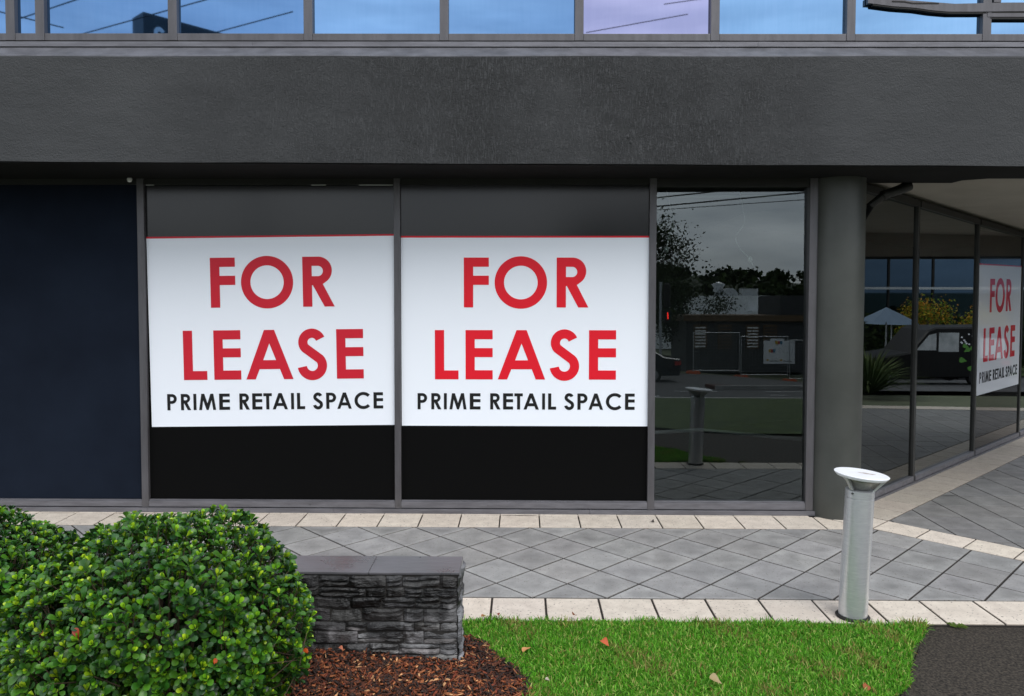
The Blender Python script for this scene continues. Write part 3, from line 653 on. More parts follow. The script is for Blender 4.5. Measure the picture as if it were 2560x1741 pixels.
# ---------------------------------------------------------------- stacked stone wall
M_stone = mat('slate stone', (.016, .0155, .015), (.165, .165, .17), 4.5, .45, attr=True, bump=.8, bscale=42, lo=.42, hi=.62, rough2=.68, dist=.010, bstretch=(1, 1, 2.2), stretch=(1, 1, 1.3))
M_coping = mat('slate coping', (.050, .050, .052), (.13, .126, .136), 2.0, .22, bump=.35, bscale=9, rough2=.45, dist=.006, bstretch=(1, 3, 1))
wall = empty('stone_wall', (-1.8, 4.83, 0), 'low dark stacked slate wall with smooth coping beside the bushes', 'wall')
def stain(x, z):
    """old water stain that has soaked the upper left of the wall and run down between the dry stones"""
    g_ = max(0, min(1, (x+.80)/.34)); ln = .16+.20*g_*g_*(3-2*g_)+.05*math.sin(x*17+1)+.035*math.sin(x*41)+.04*math.sin(z*30+x*9)
    t = max(0, min(1, (z-ln)/.07+.5)); t = t*t*(3-2*t); return 1.35*(1-t)+.20*t
def stone(mb, x0, x1, z0, z1, face, depth, tone):
    """a rough faced ledge stone on the front ('f', y=face) or the end ('e', x=face)"""
    nx, nz_ = max(4, int((x1-x0)/.018)), max(3, int((z1-z0)/.012)); grid = []
    ph = [random.uniform(0, 6.28) for _ in range(6)]; sl = random.uniform(-.012, .012)
    for jn in range(nz_+1):
        for i in range(nx+1):
            u, t = i/nx, jn/nz_; e = min(u, 1-u, t*.7, (1-t)*.7); rnd = min(1, e*9)
            d = depth*(.35+.65*rnd)+.005*math.sin(u*5+ph[0])*math.sin(t*3+ph[1])+.0015*math.sin(u*17+ph[2]+t*4)+sl*(t-.5)+random.uniform(-.0006, .0006)
            if t > .55 and math.sin(ph[3]) > 0: d -= .005*(1 if t > .70+.10*math.sin(u*4+ph[4])+.05*math.sin(u*11+ph[5]) else 0)
            grid.append((x0+(x1-x0)*u+random.uniform(-.001, .001), d, z0+(z1-z0)*t+.003*math.sin(u*6+ph[5])))
    v = [((a, face[1]-d, z) if face[0] == 'f' else (face[1]+d, a, z)) for a, d, z in grid]
    f = [(jn*(nx+1)+i, jn*(nx+1)+i+1, (jn+1)*(nx+1)+i+1, (jn+1)*(nx+1)+i) for jn in range(nz_) for i in range(nx)]
    mb.add(v, f, tone)
    if face[0] == 'f': mb.c[-len(v):] = [tuple(t_*stain(a, z) for t_ in tone) for a, d, z in grid]
sf_ = MB(); zz = -.03; hs = [.078, .066, .080, .058, .084, .07, .062, .078, .07]
for r_, h in enumerate(hs):
    z0, z1 = zz, min(zz+h, .5485); zz += h
    if z1-z0 < .02: break
    x = -.40; first = True
    while x > -3.7:
        Ls = random.uniform(.10, .34) if not first else (.11 if r_ % 2 else .21)
        first = False
        k = random.choice((.6, .8, .95, 1.2, 1.5, 1.8)); tone = (k*random.uniform(1., 1.08), k, k*random.uniform(.93, 1.02))
        if random.random() < .4 and h > .055:
            zm = z0+(z1-z0)*random.uniform(.4, .6); stone(sf_, x-Ls+.002, x-.002, z0+.001, zm-.001, ('f', 4.695), random.uniform(.008, .022), tone); k2 = k*random.uniform(.8, 1.2)
            stone(sf_, x-Ls+.002, x-.002, zm+.001, z1-.001, ('f', 4.695), random.uniform(.006, .02), (k2, k2, k2))
        else: stone(sf_, x-Ls+.002, x-.002, z0+.001, z1-.001, ('f', 4.695), random.uniform(.008, .026), tone)
        x -= Ls
    y = 4.675
    for Ls in ((.16, .13) if r_ % 2 else (.10, .19)):
        k = random.choice((.8, 1.1, 1.5, 1.8)); stone(sf_, y+.002, y+Ls-.002, z0+.001, z1-.001, ('e', -.402), random.uniform(.008, .036), (k, k, k*1.02)); y += Ls
sf_.build('stone_face', M_stone, wall)
q = MB(); q.box(-3.7, -.398, 4.694, 4.965, -.05, .5485); q.build('core', mat('wall core', (.02, .018, .016), None, 1, .9), wall)
for a, b_, t in ((-3.7, -2.1, .5496), (-2.0985, -.9555, .5498), (-.9535, -.388, .5504)):
    q = MB(); q.box(a, b_, 4.687, 4.982, t, .5655); q.build('coping_slab', M_coping, wall, bevel=.003)

# ---------------------------------------------------------------- mulch
def mz(x, y):
    t = max(0, min(1, (-.42-x)/1.0)); return .012+.075*t*max(0, min(1, (y-3.9)/.7)) if x < -.2 else .008
ys_ = frange(3.2, 5.02, 26); bx = MB(); vv = []
def mul_x(y):
    for i in range(len(MUL)-1):
        (xa, ya), (xb, yb_) = MUL[i], MUL[i+1]
        if yb_ <= y <= ya: return xb+(xa-xb)*(y-yb_)/(ya-yb_)
    return -.05
for y in ys_:
    xe = mul_x(y)+.03
    for u in frange(0, 1, 30): x = -4.2+(xe+4.2)*u; vv.append((x, y, mz(x, y)-.006))
bx.add(vv, [(jj*31+i, jj*31+i+1, (jj+1)*31+i+1, (jj+1)*31+i) for jj in range(26) for i in range(30)]); tag(bx.build('mulch_bed', M_mbase), kind='structure')
nC = 12000; V = []; F = []; C = []
pal = [srgb(88, 44, 22), srgb(124, 64, 30), srgb(62, 32, 18), srgb(156, 94, 54), srgb(38, 22, 15), srgb(196, 146, 100), srgb(116, 50, 24), srgb(54, 40, 33)]
cnt = 0
while cnt < nC:
    y = RNG.uniform(3.9, 5.0); x = RNG.uniform(-2.3, .06)
    if x > mul_x(y)+.02 or (4.66 < y and x < -.375): continue
    dark = 1 if x < -.42+.25*RNG.random() or y < 4.45 else .55
    l_, w_, h_ = RNG.uniform(.007, .036)*RNG.uniform(.6, 1.1), RNG.uniform(.002, .008), RNG.uniform(.0015, .005)
    a = RNG.uniform(0, 6.28); ti = RNG.normal(0, .30); ro = RNG.normal(0, .5)
    Mt = Matrix.Rotation(a, 3, 'Z') @ Matrix.Rotation(ti, 3, 'Y') @ Matrix.Rotation(ro, 3, 'X')
    o = len(V); z = mz(x, y)+RNG.uniform(.0, .022)
    for dz in (-1, 1):
        for dx, dy in ((-1, -.5), (-.75, .9), (.8, 1), (1, -.6)):
            p = Mt @ Vector((dx*l_, dy*w_, dz*h_)); V.append((x+p.x, y+p.y, z+p.z))
    F += [(o+3, o+2, o+1, o), (o+4, o+5, o+6, o+7)]+[(o+i, o+(i+1) % 4, o+4+(i+1) % 4, o+4+i) for i in range(4)]
    c_ = pal[int(RNG.choice(8, p=[.19, .16, .2, .08, .21, .035, .065, .06]))]; k = RNG.uniform(.8, 1.45)*dark
    C += [tuple(np.array(c_)*k)]*8; cnt += 1
ob = np_mesh('bark_mulch', np.array(V), [np.array(F)], np.array(C), M_mulch); tag(ob, kind='stuff')

# ---------------------------------------------------------------- lawn blades
def in_poly(px, py, poly):
    ins = np.zeros(len(px), bool); n = len(poly)
    for i in range(n):
        (x1, y1), (x2, y2) = poly[i], poly[(i+1) % n]
        c_ = ((y1 > py) != (y2 > py)) & (px < (x2-x1)*(py-y1)/(y2-y1+1e-12)+x1); ins ^= c_
    return ins
def blades(name, n, bx, poly, hl=(.024, .066), wid=(.0018, .0040)):
    px = RNG.uniform(bx[0], bx[1], n); py = RNG.uniform(bx[2], bx[3], n); k = in_poly(px, py, poly); px, py = px[k], py[k]; n = len(px)
    patch = .5+.5*np.sin(px*5.1+1)*np.sin(py*6.3+.4)+.35*np.sin(px*13+py*9)
    ln = RNG.uniform(*hl, n)*(.85+.25*patch); wd = RNG.uniform(*wid, n); az = RNG.uniform(0, 2*np.pi, n); lean = np.abs(RNG.normal(.55, .35, n)); fz = RNG.uniform(0, 2*np.pi, n)
    d = np.stack([np.cos(az), np.sin(az)], 1); s = np.stack([np.cos(fz), np.sin(fz)], 1)
    base = np.stack([px, py, np.full(n, -.006)], 1)
    def at(t):
        an = lean*t*1.3; return base+np.stack([d[:, 0]*np.sin(an)*ln*t, d[:, 1]*np.sin(an)*ln*t, np.cos(an)*ln*t], 1)
    P = []
    for t, wf in ((0, .9), (.5, 1.), (.85, .6)):
        c_ = at(t); off = np.concatenate([s*(wd*wf)[:, None], np.zeros((n, 1))], 1); P += [c_-off, c_+off]
    P.append(at(1.)); V = np.stack(P, 1).reshape(-1, 3); o = np.arange(n)[:, None]*7
    q = np.concatenate([o+np.array([[0, 1, 3, 2]]), o+np.array([[2, 3, 5, 4]])]); t3 = o+np.array([[4, 5, 6]])
    pal = np.array([srgb(88, 156, 36), srgb(108, 172, 48), srgb(68, 128, 32), srgb(140, 186, 74), srgb(186, 192, 112), srgb(160, 132, 78)])
    ci = RNG.choice(6, n, p=[.27, .25, .22, .145, .075, .04]); Cc = pal[ci]*RNG.uniform(.75, 1.2, n)[:, None]
    dry = (patch > .88) & (RNG.random(n) < .34); Cc[dry] = np.array(srgb(150, 140, 80))*RNG.uniform(.7, 1.1, dry.sum())[:, None]
    Cv = np.repeat(Cc, 7, 0)
    return tag(np_mesh(name, V, [q, t3], Cv, M_grass), kind='stuff')
blades('lawn_grass', 105000, (-.5, 2.95, 3.9, 5.31), [(-.40, 5.275)]+[(-.3+.1*i, 5.275+.014*math.sin(i*1.7)+.012*math.sin(i*.6+1)-(.022 if 2.1 < -.3+.1*i < 2.6 else 0)) for i in range(31)]+[(2.83, 5.27)]+[(x+.035*math.sin(i*2.1), y) for i, (x, y) in enumerate(EDGE[:-1])]+[(x-.0, y) for x, y in MUL[::-1]])
blades('lawn_grass', 5000, (-2.5, -.40, 5.03, 5.31), [(-2.5, 5.03), (-.40, 5.03), (-.40, 5.305), (-2.5, 5.305)])
# ---------------------------------------------------------------- shrubs
def leaf_template():
    st = [(0, .03), (.22, .13), (.45, .27), (.68, .37), (.86, .34), (.97, .19)]
    V = []
    for t, wd in st:
        z = .10*math.sin(t*2.2)-.06*t*t
        V += [(-wd/1., t, z+.30*wd), (0, t, z), (wd/1., t, z+.30*wd)]
    V.append((0, 1.0, .10*math.sin(2.2)-.06)); n = len(st)
    q = [(i*3+k, i*3+k+1, (i+1)*3+k+1, (i+1)*3+k) for i in range(n-1) for k in (0, 1)]
    t = [((n-1)*3, (n-1)*3+1, n*3), ((n-1)*3+1, (n-1)*3+2, n*3)]
    return np.array(V), np.array(q), np.array(t)
LV, LQ, LT = leaf_template()
def rot_to(d, spin):
    z = Vector(d).normalized(); q = z.to_track_quat('Z', 'Y').to_matrix() @ Matrix.Rotation(spin, 3, 'Z'); return np.array(q)
G_OLD = [srgb(37, 78, 23), srgb(47, 93, 25), srgb(28, 59, 23), srgb(62, 106, 27), srgb(43, 76, 36)]
G_YNG = [srgb(138, 172, 30), srgb(160, 186, 40), srgb(114, 156, 28), srgb(92, 140, 28)]
def rosette(young):
    """leaf whorl at a twig tip, z outward"""
    Vs, Cs = [], []; n = random.randint(7, 10); a0 = random.uniform(0, 6.28)
    for i in range(n):
        inner = i < (3 if young else 1); tier = i/n
        a = a0+i*2.4+random.uniform(-.25, .25); el = R(random.uniform(58, 80) if inner else 72-tier*58+random.uniform(-14, 14))
        sz = (.028 if inner else (.031+.019*tier))*random.uniform(.85, 1.2)
        s = sz*np.array([.80 if not inner else .72, 1, 1])
        v = LV*s; v[:, 1] += .006
        ce, se = math.cos(el), math.sin(el); v = np.stack([v[:, 0], v[:, 1]*ce-v[:, 2]*se, v[:, 1]*se+v[:, 2]*ce], 1)
        ca, sa = math.cos(a), math.sin(a); v = np.stack([v[:, 0]*ca-v[:, 1]*sa, v[:, 0]*sa+v[:, 1]*ca, v[:, 2]-.016*tier], 1)
        c_ = np.array(random.choice(G_YNG if inner and young else G_OLD))*random.uniform(.8, 1.25)
        if young and not inner and tier < .6: c_ = c_*.55+np.array(srgb(84, 126, 34))*.45
        Vs.append(v); Cs.append(np.tile(c_, (len(v), 1)))
    return np.concatenate(Vs), np.concatenate(Cs), n
def shrub(cx, cy, cz_, a, b, c, seed, label, n1, ex=2.4):
    random.seed(seed); rg = np.random.default_rng(seed)
    root = empty('shrub', (cx, cy, 0), label, 'shrub', 'shrubs in front of the stone wall')
    ros = [rosette(random.random() < .68) for _ in range(50)]
    Vs, Cs, Qs, Ts = [], [], [], []; off = 0; nl = len(LV); tw = MB()
    def lump(d): return 1+.055*math.sin(d[0]*4.1+seed)*math.cos(d[2]*5+seed*2)+.04*math.sin(d[1]*7+d[0]*6+seed)
    for shell, cnt in ((1., n1), (.86, int(n1*.55)), (.66, int(n1*.3))):
        for i in range(cnt):
            zz_ = 1-2*(i+.5)/cnt; r_ = math.sqrt(max(0, 1-zz_*zz_)); ph = i*2.39996+rg.uniform(-.3, .3); d = (r_*math.cos(ph), r_*math.sin(ph), zz_)
            k = (abs(d[0])**ex+abs(d[1])**ex+abs(d[2])**ex)**(-1/ex)*lump(d)*shell*rg.uniform(.955, 1.03)
            p = np.array([cx+d[0]*a*k, cy+d[1]*b*k, cz_+d[2]*c*k])
            if p[2] < .05: continue
            if p[1] > 4.66+.2 and p[2] < .5: continue
            nrm = np.array([d[0]/a, d[1]/b, d[2]/c]); nrm /= np.linalg.norm(nrm); nrm = nrm*.8+np.array([0, -.05, .70])+rg.normal(0, .30, 3)
            v, c_, n = ros[rg.integers(len(ros))]; M_ = rot_to(nrm, rg.uniform(0, 6.28)); s = rg.uniform(.75, 1.3)
            Vs.append((v*s)@M_.T+p)
            cc_ = c_*rg.uniform(.75, 1.3)
            if rg.random() < .004:
                cc_ = cc_.copy(); w0 = rg.integers(n)*nl; cc_[w0:w0+nl] = np.array([srgb(196, 84, 34), srgb(150, 60, 40), srgb(176, 150, 90)][rg.integers(3)])
            Cs.append(cc_)
            for q in range(n): Qs.append(LQ+off); Ts.append(LT+off); off += nl
            if shell == 1. and i % 2 == 0:
                nn = nrm/np.linalg.norm(nrm); e = p-nn*.16; tw.tube([tuple(e), tuple(p)], [.0035, .002], 4)
    np_mesh('leaves', np.concatenate(Vs), [np.concatenate(Qs), np.concatenate(Ts)], np.concatenate(Cs), M_leaf, root, True)
    for i in range(26):
        t = Vector((max(-.5, min(.5, rg.normal(0, .3)))*a, max(-.5, min(.5, rg.normal(0, .3)))*b, 0)); tw.tube([(cx+t.x*.15, cy+t.y*.15, 0), (cx+t.x*.5, cy+t.y*.5, cz_*.7), (cx+t.x, cy+t.y, cz_+c*.45)], [.012, .008, .004], 6)
    tw.build('branches', M_twig, root)
    return root
shrub(-1.905, 3.98, .52, .735, .65, .575, 3, 'large round green shrub whose foliage covers the left end of the slate coping', 1600, 2.0)
shrub(-3.08, 4.17, .49, .64, .56, .545, 5, 'shrub cut by the left edge of the photo, behind the larger rounded shrub', 1150, 2.05)
def sprig(name, x, y, z, n, label, cat, spread):
    Vs, Cs, Qs, Ts = [], [], [], []; off = 0
    root = empty(name, (x, y, z), label, cat)
    for i in range(n):
        v, c_, k = rosette(False); p = np.array([x+random.uniform(-1, 1)*spread, y+random.uniform(-.6, .6)*spread, z+random.uniform(.03, .10)])
        Vs.append((v*.9)@rot_to((random.uniform(-.4, .4), -.4, 1), random.random()*6).T+p); Cs.append(c_)
        for q in range(k): Qs.append(LQ+off); Ts.append(LT+off); off += len(LV)
    np_mesh('leaves', np.concatenate(Vs), [np.concatenate(Qs), np.concatenate(Ts)], np.concatenate(Cs), M_leaf, root, True)
sprig('seedling', -1.36, 4.33, .03, 5, 'small low green sprig on the bark at the foot of the shrub', 'plant', .07)

# ---------------------------------------------------------------- fallen leaves, pebble sized fruit and the weed
M_dead = mat('fallen leaf', (0, 0, 0), attr=True, rough=.6, trans=.1)
def dead_leaf(x, y, z, s, rot, c_, label, cat='leaf', curl=.5):
    q = MB(); v = LV.copy(); v[:, 2] = v[:, 2]*1.2+curl*v[:, 0]**2*2+.25*(v[:, 1]-.5)**2; v = v*s
    Mx = np.array(Matrix.Rotation(rot, 3, 'Z') @ Matrix.Rotation(random.uniform(-.4, .4), 3, 'X') @ Matrix.Rotation(random.uniform(-.5, .5), 3, 'Y'))
    v = v@Mx.T+np.array([x, y, z]); q.add([tuple(p) for p in v], [tuple(f) for f in LQ]+[tuple(f) for f in LT], c_)
    o = q.build('fallen_leaf', M_dead, None, True)
    return tag(o, label, cat, 'leaves fallen on the lawn and paving')
dead_leaf(.06, 4.80, .04, .062, 2.2, srgb(196, 138, 88), 'pale tan fallen leaf lying on the grass near the bark')
dead_leaf(.56, 4.815, .045, .07, .6, srgb(190, 92, 54), 'orange brown fallen leaf on the grass in front of the pavers')
dead_leaf(1.16, 4.36, .045, .075, 1.2, srgb(150, 132, 92), 'straw coloured fallen leaf at the bottom edge of the photo')
dead_leaf(.385, 5.33, .02, .055, 2.6, srgb(120, 72, 38), 'brown fallen leaf standing on the cream paver at the lawn edge')
dead_leaf(-.16, 5.29, .03, .045, .4, srgb(130, 66, 44), 'small reddish fallen leaf at the lawn edge, closer to the slate wall')
dead_leaf(-.25, 5.29, .03, .035, 1.8, srgb(150, 100, 60), 'tiny tan fallen leaf between the slate wall and the reddish one')
dead_leaf(-1.10, 4.62, .10, .05, .9, srgb(196, 120, 92), 'pink brown fallen leaf on the bark against the slate wall')
dead_leaf(2.0, 4.40, .04, .06, 2.9, srgb(150, 78, 44), 'dark orange fallen leaf in the grass beside the asphalt')
dead_leaf(.17, 4.42, .025, .032, 1.4, srgb(170, 156, 142), 'whitish fallen leaf at the edge of the bark and grass')
dead_leaf(1.32, 7.55, .006, .05, .3, srgb(58, 54, 50), 'small dark leaf scrap on the cream pavers under the window')
wd = MB(); random.seed(4)
for i in range(16):
    a = random.uniform(0, 6.28); r_ = random.uniform(.03, .085); p0 = Vector((3.02+random.uniform(-.02, .02), 5.262, -.012)); d_ = Vector((math.cos(a), math.sin(a)*.8, 0)); s_ = Vector((-d_.y, d_.x, 0))*.004
    p1 = p0+d_*r_*.55+Vector((0, 0, .025)); p2 = p0+d_*r_+Vector((0, 0, .012)); k = random.uniform(.8, 1.2); wd.add([p0-s_*.6, p0+s_*.6, p1+s_, p2, p1-s_], [(0, 1, 2, 3, 4)], (.16*k, .24*k, .05))
tag(wd.build('weed', M_grass), 'straggly pale green weed in the gap between pavers and asphalt', 'weed')

# ---------------------------------------------------------------- the street behind the camera (seen in the glass)
M_tl = mat('tree leaf', (0, 0, 0), attr=True, rough=.8, trans=.1, spec=.1)
M_bark = mat('tree bark', (.05, .04, .03), (.09, .075, .06), 12, .9, bump=.5, bscale=30)
def tree(name, x, y, h, r, label, pal, n=2600, ls=.16, trunk=.14, group=None, cr0=.35):
    z0 = terr(x, y)-.1; root = empty(name, (x, y, z0), label, 'tree', group); rg = np.random.default_rng(int(abs(x*31+y*7)))
    t = MB(); t.tube([(x, y, z0), (x+.05, y, z0+h*.3), (x-.08, y+.05, z0+h*.6)], [trunk, trunk*.75, trunk*.4], 10)
    cl_ = []
    for i in range(16):
        a = rg.uniform(0, 6.28); e = rg.uniform(cr0, .95); rr = r*math.sin(min(1, (1-e)/(1-cr0)+.25)*math.pi*.62)*rg.uniform(.5, 1)
        p = (x+rr*math.cos(a), y+rr*math.sin(a), z0+h*e); cl_.append(p); t.tube([(x, y, z0+h*min(.55, e*.7)), ((x+p[0])/2, (y+p[1])/2, z0+h*(e*.85)), p], [trunk*.35, trunk*.2, .02], 5)
    t.build('trunk', M_bark, root)
    ci = rg.integers(16, size=n); P = np.array(cl_)[ci]+rg.normal(0, 1, (n, 3))*np.array([r*.22, r*.22, h*.075])
    A = rg.normal(0, 1, (n, 3)); A /= np.linalg.norm(A, axis=1)[:, None]; B = np.cross(A, rg.normal(0, 1, (n, 3))); B /= np.linalg.norm(B, axis=1)[:, None]
    s = ls*rg.uniform(.6, 1.3, n)[:, None]; V = np.stack([P-A*s, P-B*s*.5, P+A*s, P+B*s*.5], 1).reshape(-1, 3); o = np.arange(n)[:, None]*4+np.array([[0, 1, 2, 3]])
    C = np.array(pal)[rg.integers(len(pal), size=n)]*rg.uniform(.7, 1.3, n)[:, None]
    np_mesh('crown', V, [o], np.repeat(C, 4, 0), M_tl, root); return root
DG = [srgb(34, 44, 22), srgb(44, 56, 28), srgb(28, 38, 20), srgb(54, 68, 32)]
YGc = [srgb(150, 130, 40), srgb(120, 130, 44), srgb(170, 120, 44), srgb(96, 118, 40)]
tree('street_tree', 5.5, -27, 8.0, 3.6, 'tall dark tree reflected at the left side of the clear window', DG, 15000, .10, .2)
tree('street_tree', 10.6, -33, 5.2, 2.3, 'smaller dark tree in front of the white building across the street', DG, 8000, .09, .13)
# wooded hill
rg = np.random.default_rng(5); V, C, Fq = [], [], []; o = 0
hl = MB(); hv = []
hxs = frange(-160, 240, 50); prof = [(-90, -1.9), (-120, 2), (-150, 6), (-180, 8.2), (-260, 8.5)]
for (y, z) in prof:
    for x in hxs: hv.append((x, y, z+(0 if z < 0 else 1.2*math.sin(x*.045)+.6*math.sin(x*.13+y))))
hl.add(hv, [(j_*51+i, j_*51+i+1, (j_+1)*51+i+1, (j_+1)*51+i) for j_ in range(4) for i in range(50)]); tag(hl.build('hill', mat('hill scrub', (.02, .03, .012), (.035, .045, .02), .2, .95)), kind='structure')
for i in range(620):
    x = rg.uniform(-110, 190); y = rg.uniform(-182, -100); z = np.interp(-y, [90, 120, 150, 180], [-1.9, 2, 6, 8.2])+1.2*math.sin(x*.045)+rg.uniform(1.0, 2.2); r_ = rg.uniform(1.2, 2.6); n = 70
    P = np.array([x, y, z])+rg.normal(0, .5, (n, 3))*np.array([r_, r_, r_*.6]); A = rg.normal(0, 1, (n, 3)); A /= np.linalg.norm(A, axis=1)[:, None]; B = np.cross(A, rg.normal(0, 1, (n, 3))); B /= np.linalg.norm(B, axis=1)[:, None]
    s = rg.uniform(.3, .6, n)[:, None]; V.append(np.stack([P-A*s, P-B*s, P+A*s, P+B*s], 1).reshape(-1, 3)); Fq.append(np.arange(n)[:, None]*4+np.array([[0, 1, 2, 3]])+o); o += 4*n
    C.append(np.repeat(np.array(DG)[rg.integers(4, size=n)]*rg.uniform(.7, 1.2), 4, 0))
tag(np_mesh('distant_wood', np.concatenate(V), [np.concatenate(Fq)], np.concatenate(C), M_tl), kind='stuff')
# white commercial building
def T0(x, y): return terr(x, y)-.12
M_wcl = mat('white cladding', (.80, .82, .84), (.85, .87, .88), 2, .6); M_timb = mat('brown timber', (.10, .06, .03), (.16, .10, .05), 6, .7, stretch=(1, 1, 6)); M_dk = mat('charcoal boards', (.035, .037, .04), (.05, .052, .055), 5, .7)
M_gal = mat('galvanised steel', (.4, .42, .43), (.5, .52, .53), 9, .45, .7)
wb = empty('white_building', (18, -56, -1.8), 'long white flat roofed building reflected behind the timber hut', 'building')
q = MB(); q.box(9, 34, -70, -54, -1.8, 3.05); q.build('wall', M_wcl, wb)
q = MB(); q.box(20.5, 28, -54, -52.6, -1.8, 1.7); q.box(15, 33, -53.99, -53.2, -1.8, .5); q.build('front_wing', M_wcl, wb)
q = MB(); q.lathe([(.35, 3.05), (.35, 3.45), (.55, 3.5), (.42, 3.8), (.62, 4.15), (.3, 4.3), (.1, 4.4)], 18.6, -57, 16); q.build('roof_vent', M_gal, wb, smooth=True)
q = MB(); q.tube([(19.6, -57.6, 3.05), (19.6, -56.4, 3.05)], .75, 16); q.build('roof_fan', M_gal, wb); q = MB(); q.box(20.7, 22.2, -57.5, -56.5, 3.05, 3.75); q.build('roof_unit', M_gal, wb)
# timber hut behind the temporary fence
hut = empty('timber_hut', (12.5, -29, -1.5), 'dark timber hut with louvred windows behind the temporary fence', 'building')
q = MB(); q.box(9.5, 16.2, -33, -28.5, -1.7, 1.25); q.build('wall', M_dk, hut)
q = MB(); q.box(9.3, 16.4, -33.2, -28.3, 1.251, 1.6); q.build('roof', M_timb, hut)
q = MB(); q.box(15.0, 18.5, -33, -28.8, 1.61, 2.75); q.box(16.21, 18.5, -33, -28.8, -1.7, 1.60); q.build('tower', M_dk, hut)
for wx in (10.3, 11.7, 13.3, 14.3):
    q = MB(); q.box(wx-.38, wx+.38, -28.5, -28.44, -.35, 1.05); f_ = q.build('window', M_timb, hut)
    q = MB()
    for k in range(7): q.box(wx-.3, wx+.3, -28.44, -28.41, -.25+k*.18, -.17+k*.18)
    q.build('louvre', M_wcl if wx in (10.3, 13.3) else M_dk, f_)
# temporary fence panels with orange feet
M_orange = mat('orange plastic', (.55, .09, .02), (.65, .12, .03), 9, .5)
fence_src = None; foot_src = None
for i in range(4):
    x0 = 9.0+i*2.42; y0 = -24.4+.25*i; z0 = T0(x0+1.2, y0)+.1
    if fence_src is None:
        r0 = empty('mesh_barrier', (x0, y0, z0), 'wire mesh fence panel carrying no board, nearest the traffic light', 'fence', 'temporary fence panels across the road'); fence_src = r0
        for a, b_ in (((0, 0, 0), (0, 0, 2.1)), ((2.4, 0, 0), (2.4, 0, 2.1)), ((0, 0, .1), (2.4, 0, .1)), ((0, 0, 2.08), (2.4, 0, 2.08))):
            q = MB(); q.tube([(x0+a[0], y0, z0+a[2]), (x0+b_[0], y0, z0+b_[2])], .024, 8); q.build('rail', M_gal, r0)
        q = MB()
        for k in range(1, 16): q.tube([(x0+k*.15, y0, z0+.1), (x0+k*.15, y0, z0+2.08)], .003, 3)
        for k in range(1, 12): q.tube([(x0, y0, z0+.1+k*.165), (x0+2.4, y0, z0+.1+k*.165)], .003, 3)
        q.build('mesh_wire', M_gal, r0)
    else:
        r0 = copy_tree(fence_src); r0.location = (x0, y0, z0); r0['label'] = ['', 'wire mesh fence panel carrying the board with coloured squares', 'wire mesh fence panel right of the board, in front of the hut tower', 'last wire mesh fence panel, hidden toward the column'][i]
    q = MB(); fx = x0; fy = y0
    q.box(fx-.36, fx+.36, fy-.14, fy+.14, z0-.10, z0+.04); q.box(fx-.30, fx-.06, fy-.11, fy+.11, z0+.04, z0+.09); q.box(fx+.06, fx+.30, fy-.11, fy+.11, z0+.04, z0+.09)
    tag(q.build('barrier_block', M_orange, None, bevel=.02), ['orange block foot under the fence end nearest the traffic light', 'orange block foot left of the fence board', 'orange block foot right of the fence board', 'orange block foot farthest along the fence'][i], 'fence foot', 'orange feet of the temporary fence')
# board on the fence
bd = empty('site_board', (13.3, -24.3, -.8), 'white board with coloured squares hung on the wire fence', 'board')
q = MB(); q.box(12.55, 14.15, -24.06, -24.03, -.86, .33); q.box(12.9, 13.6, -24.06, -24.03, .33, .44); q.build('panel', M_wcl, bd)
for px, pz in ((13.15, .15), (12.80, -.28)):
    for k, c_ in enumerate(((.6, .4, .03), (.5, .04, .03), (.03, .25, .4))): q = MB(); q.box(px+k*.12, px+k*.12+.11, -24.03, -24.022, pz, pz+.16); q.build('square', mat('board square %d' % k, c_, None, 1, .6), bd)
for px in (12.7, 13.4): q = MB(); q.box(px, px+.1, -24.03, -24.022, -.72, -.62); q.build('square', mat('board yellow', (.6, .4, .03), None, 1, .6), bd); q = MB(); q.box(px+.15, px+.62, -24.03, -24.022, -.74, -.71); q.build('line', M_seal, bd)
# traffic light
tl = empty('traffic_light', (6.2, -18.5, -1.0), 'grey pole with back of signal lantern and red pedestrian figure lit', 'traffic light')
q = MB(); q.tube([(6.2, -18.5, T0(6, -18)), (6.2, -18.5, 3.2)], .06, 12); q.build('pole', M_gal, tl)
q = MB(); q.box(6.30, 6.62, -18.55, -18.35, 2.05, 3.15); q.build('signal_head', M_seal, tl, bevel=.1); q = MB(); q.box(6.33, 6.63, -18.6, -18.3, 1.4, 1.95); ph_ = q.build('pedestrian_signal', M_seal, tl, bevel=.02)
M_red = bpy.data.materials.new('red lamp'); M_red.use_nodes = True; b_ = M_red.node_tree.nodes['Principled BSDF']; b_.inputs['Emission Color'].default_value = (1, .03, .02, 1); b_.inputs['Emission Strength'].default_value = 4; b_.inputs['Base Color'].default_value = (.3, .01, .01, 1)
q = MB(); q.box(6.45, 6.51, -18.30, -18.285, 1.66, 1.80); q.box(6.46, 6.50, -18.30, -18.285, 1.81, 1.86); q.box(6.45, 6.475, -18.30, -18.285, 1.55, 1.66); q.box(6.485, 6.51, -18.30, -18.285, 1.55, 1.66); q.build('red_figure', M_red, ph_)
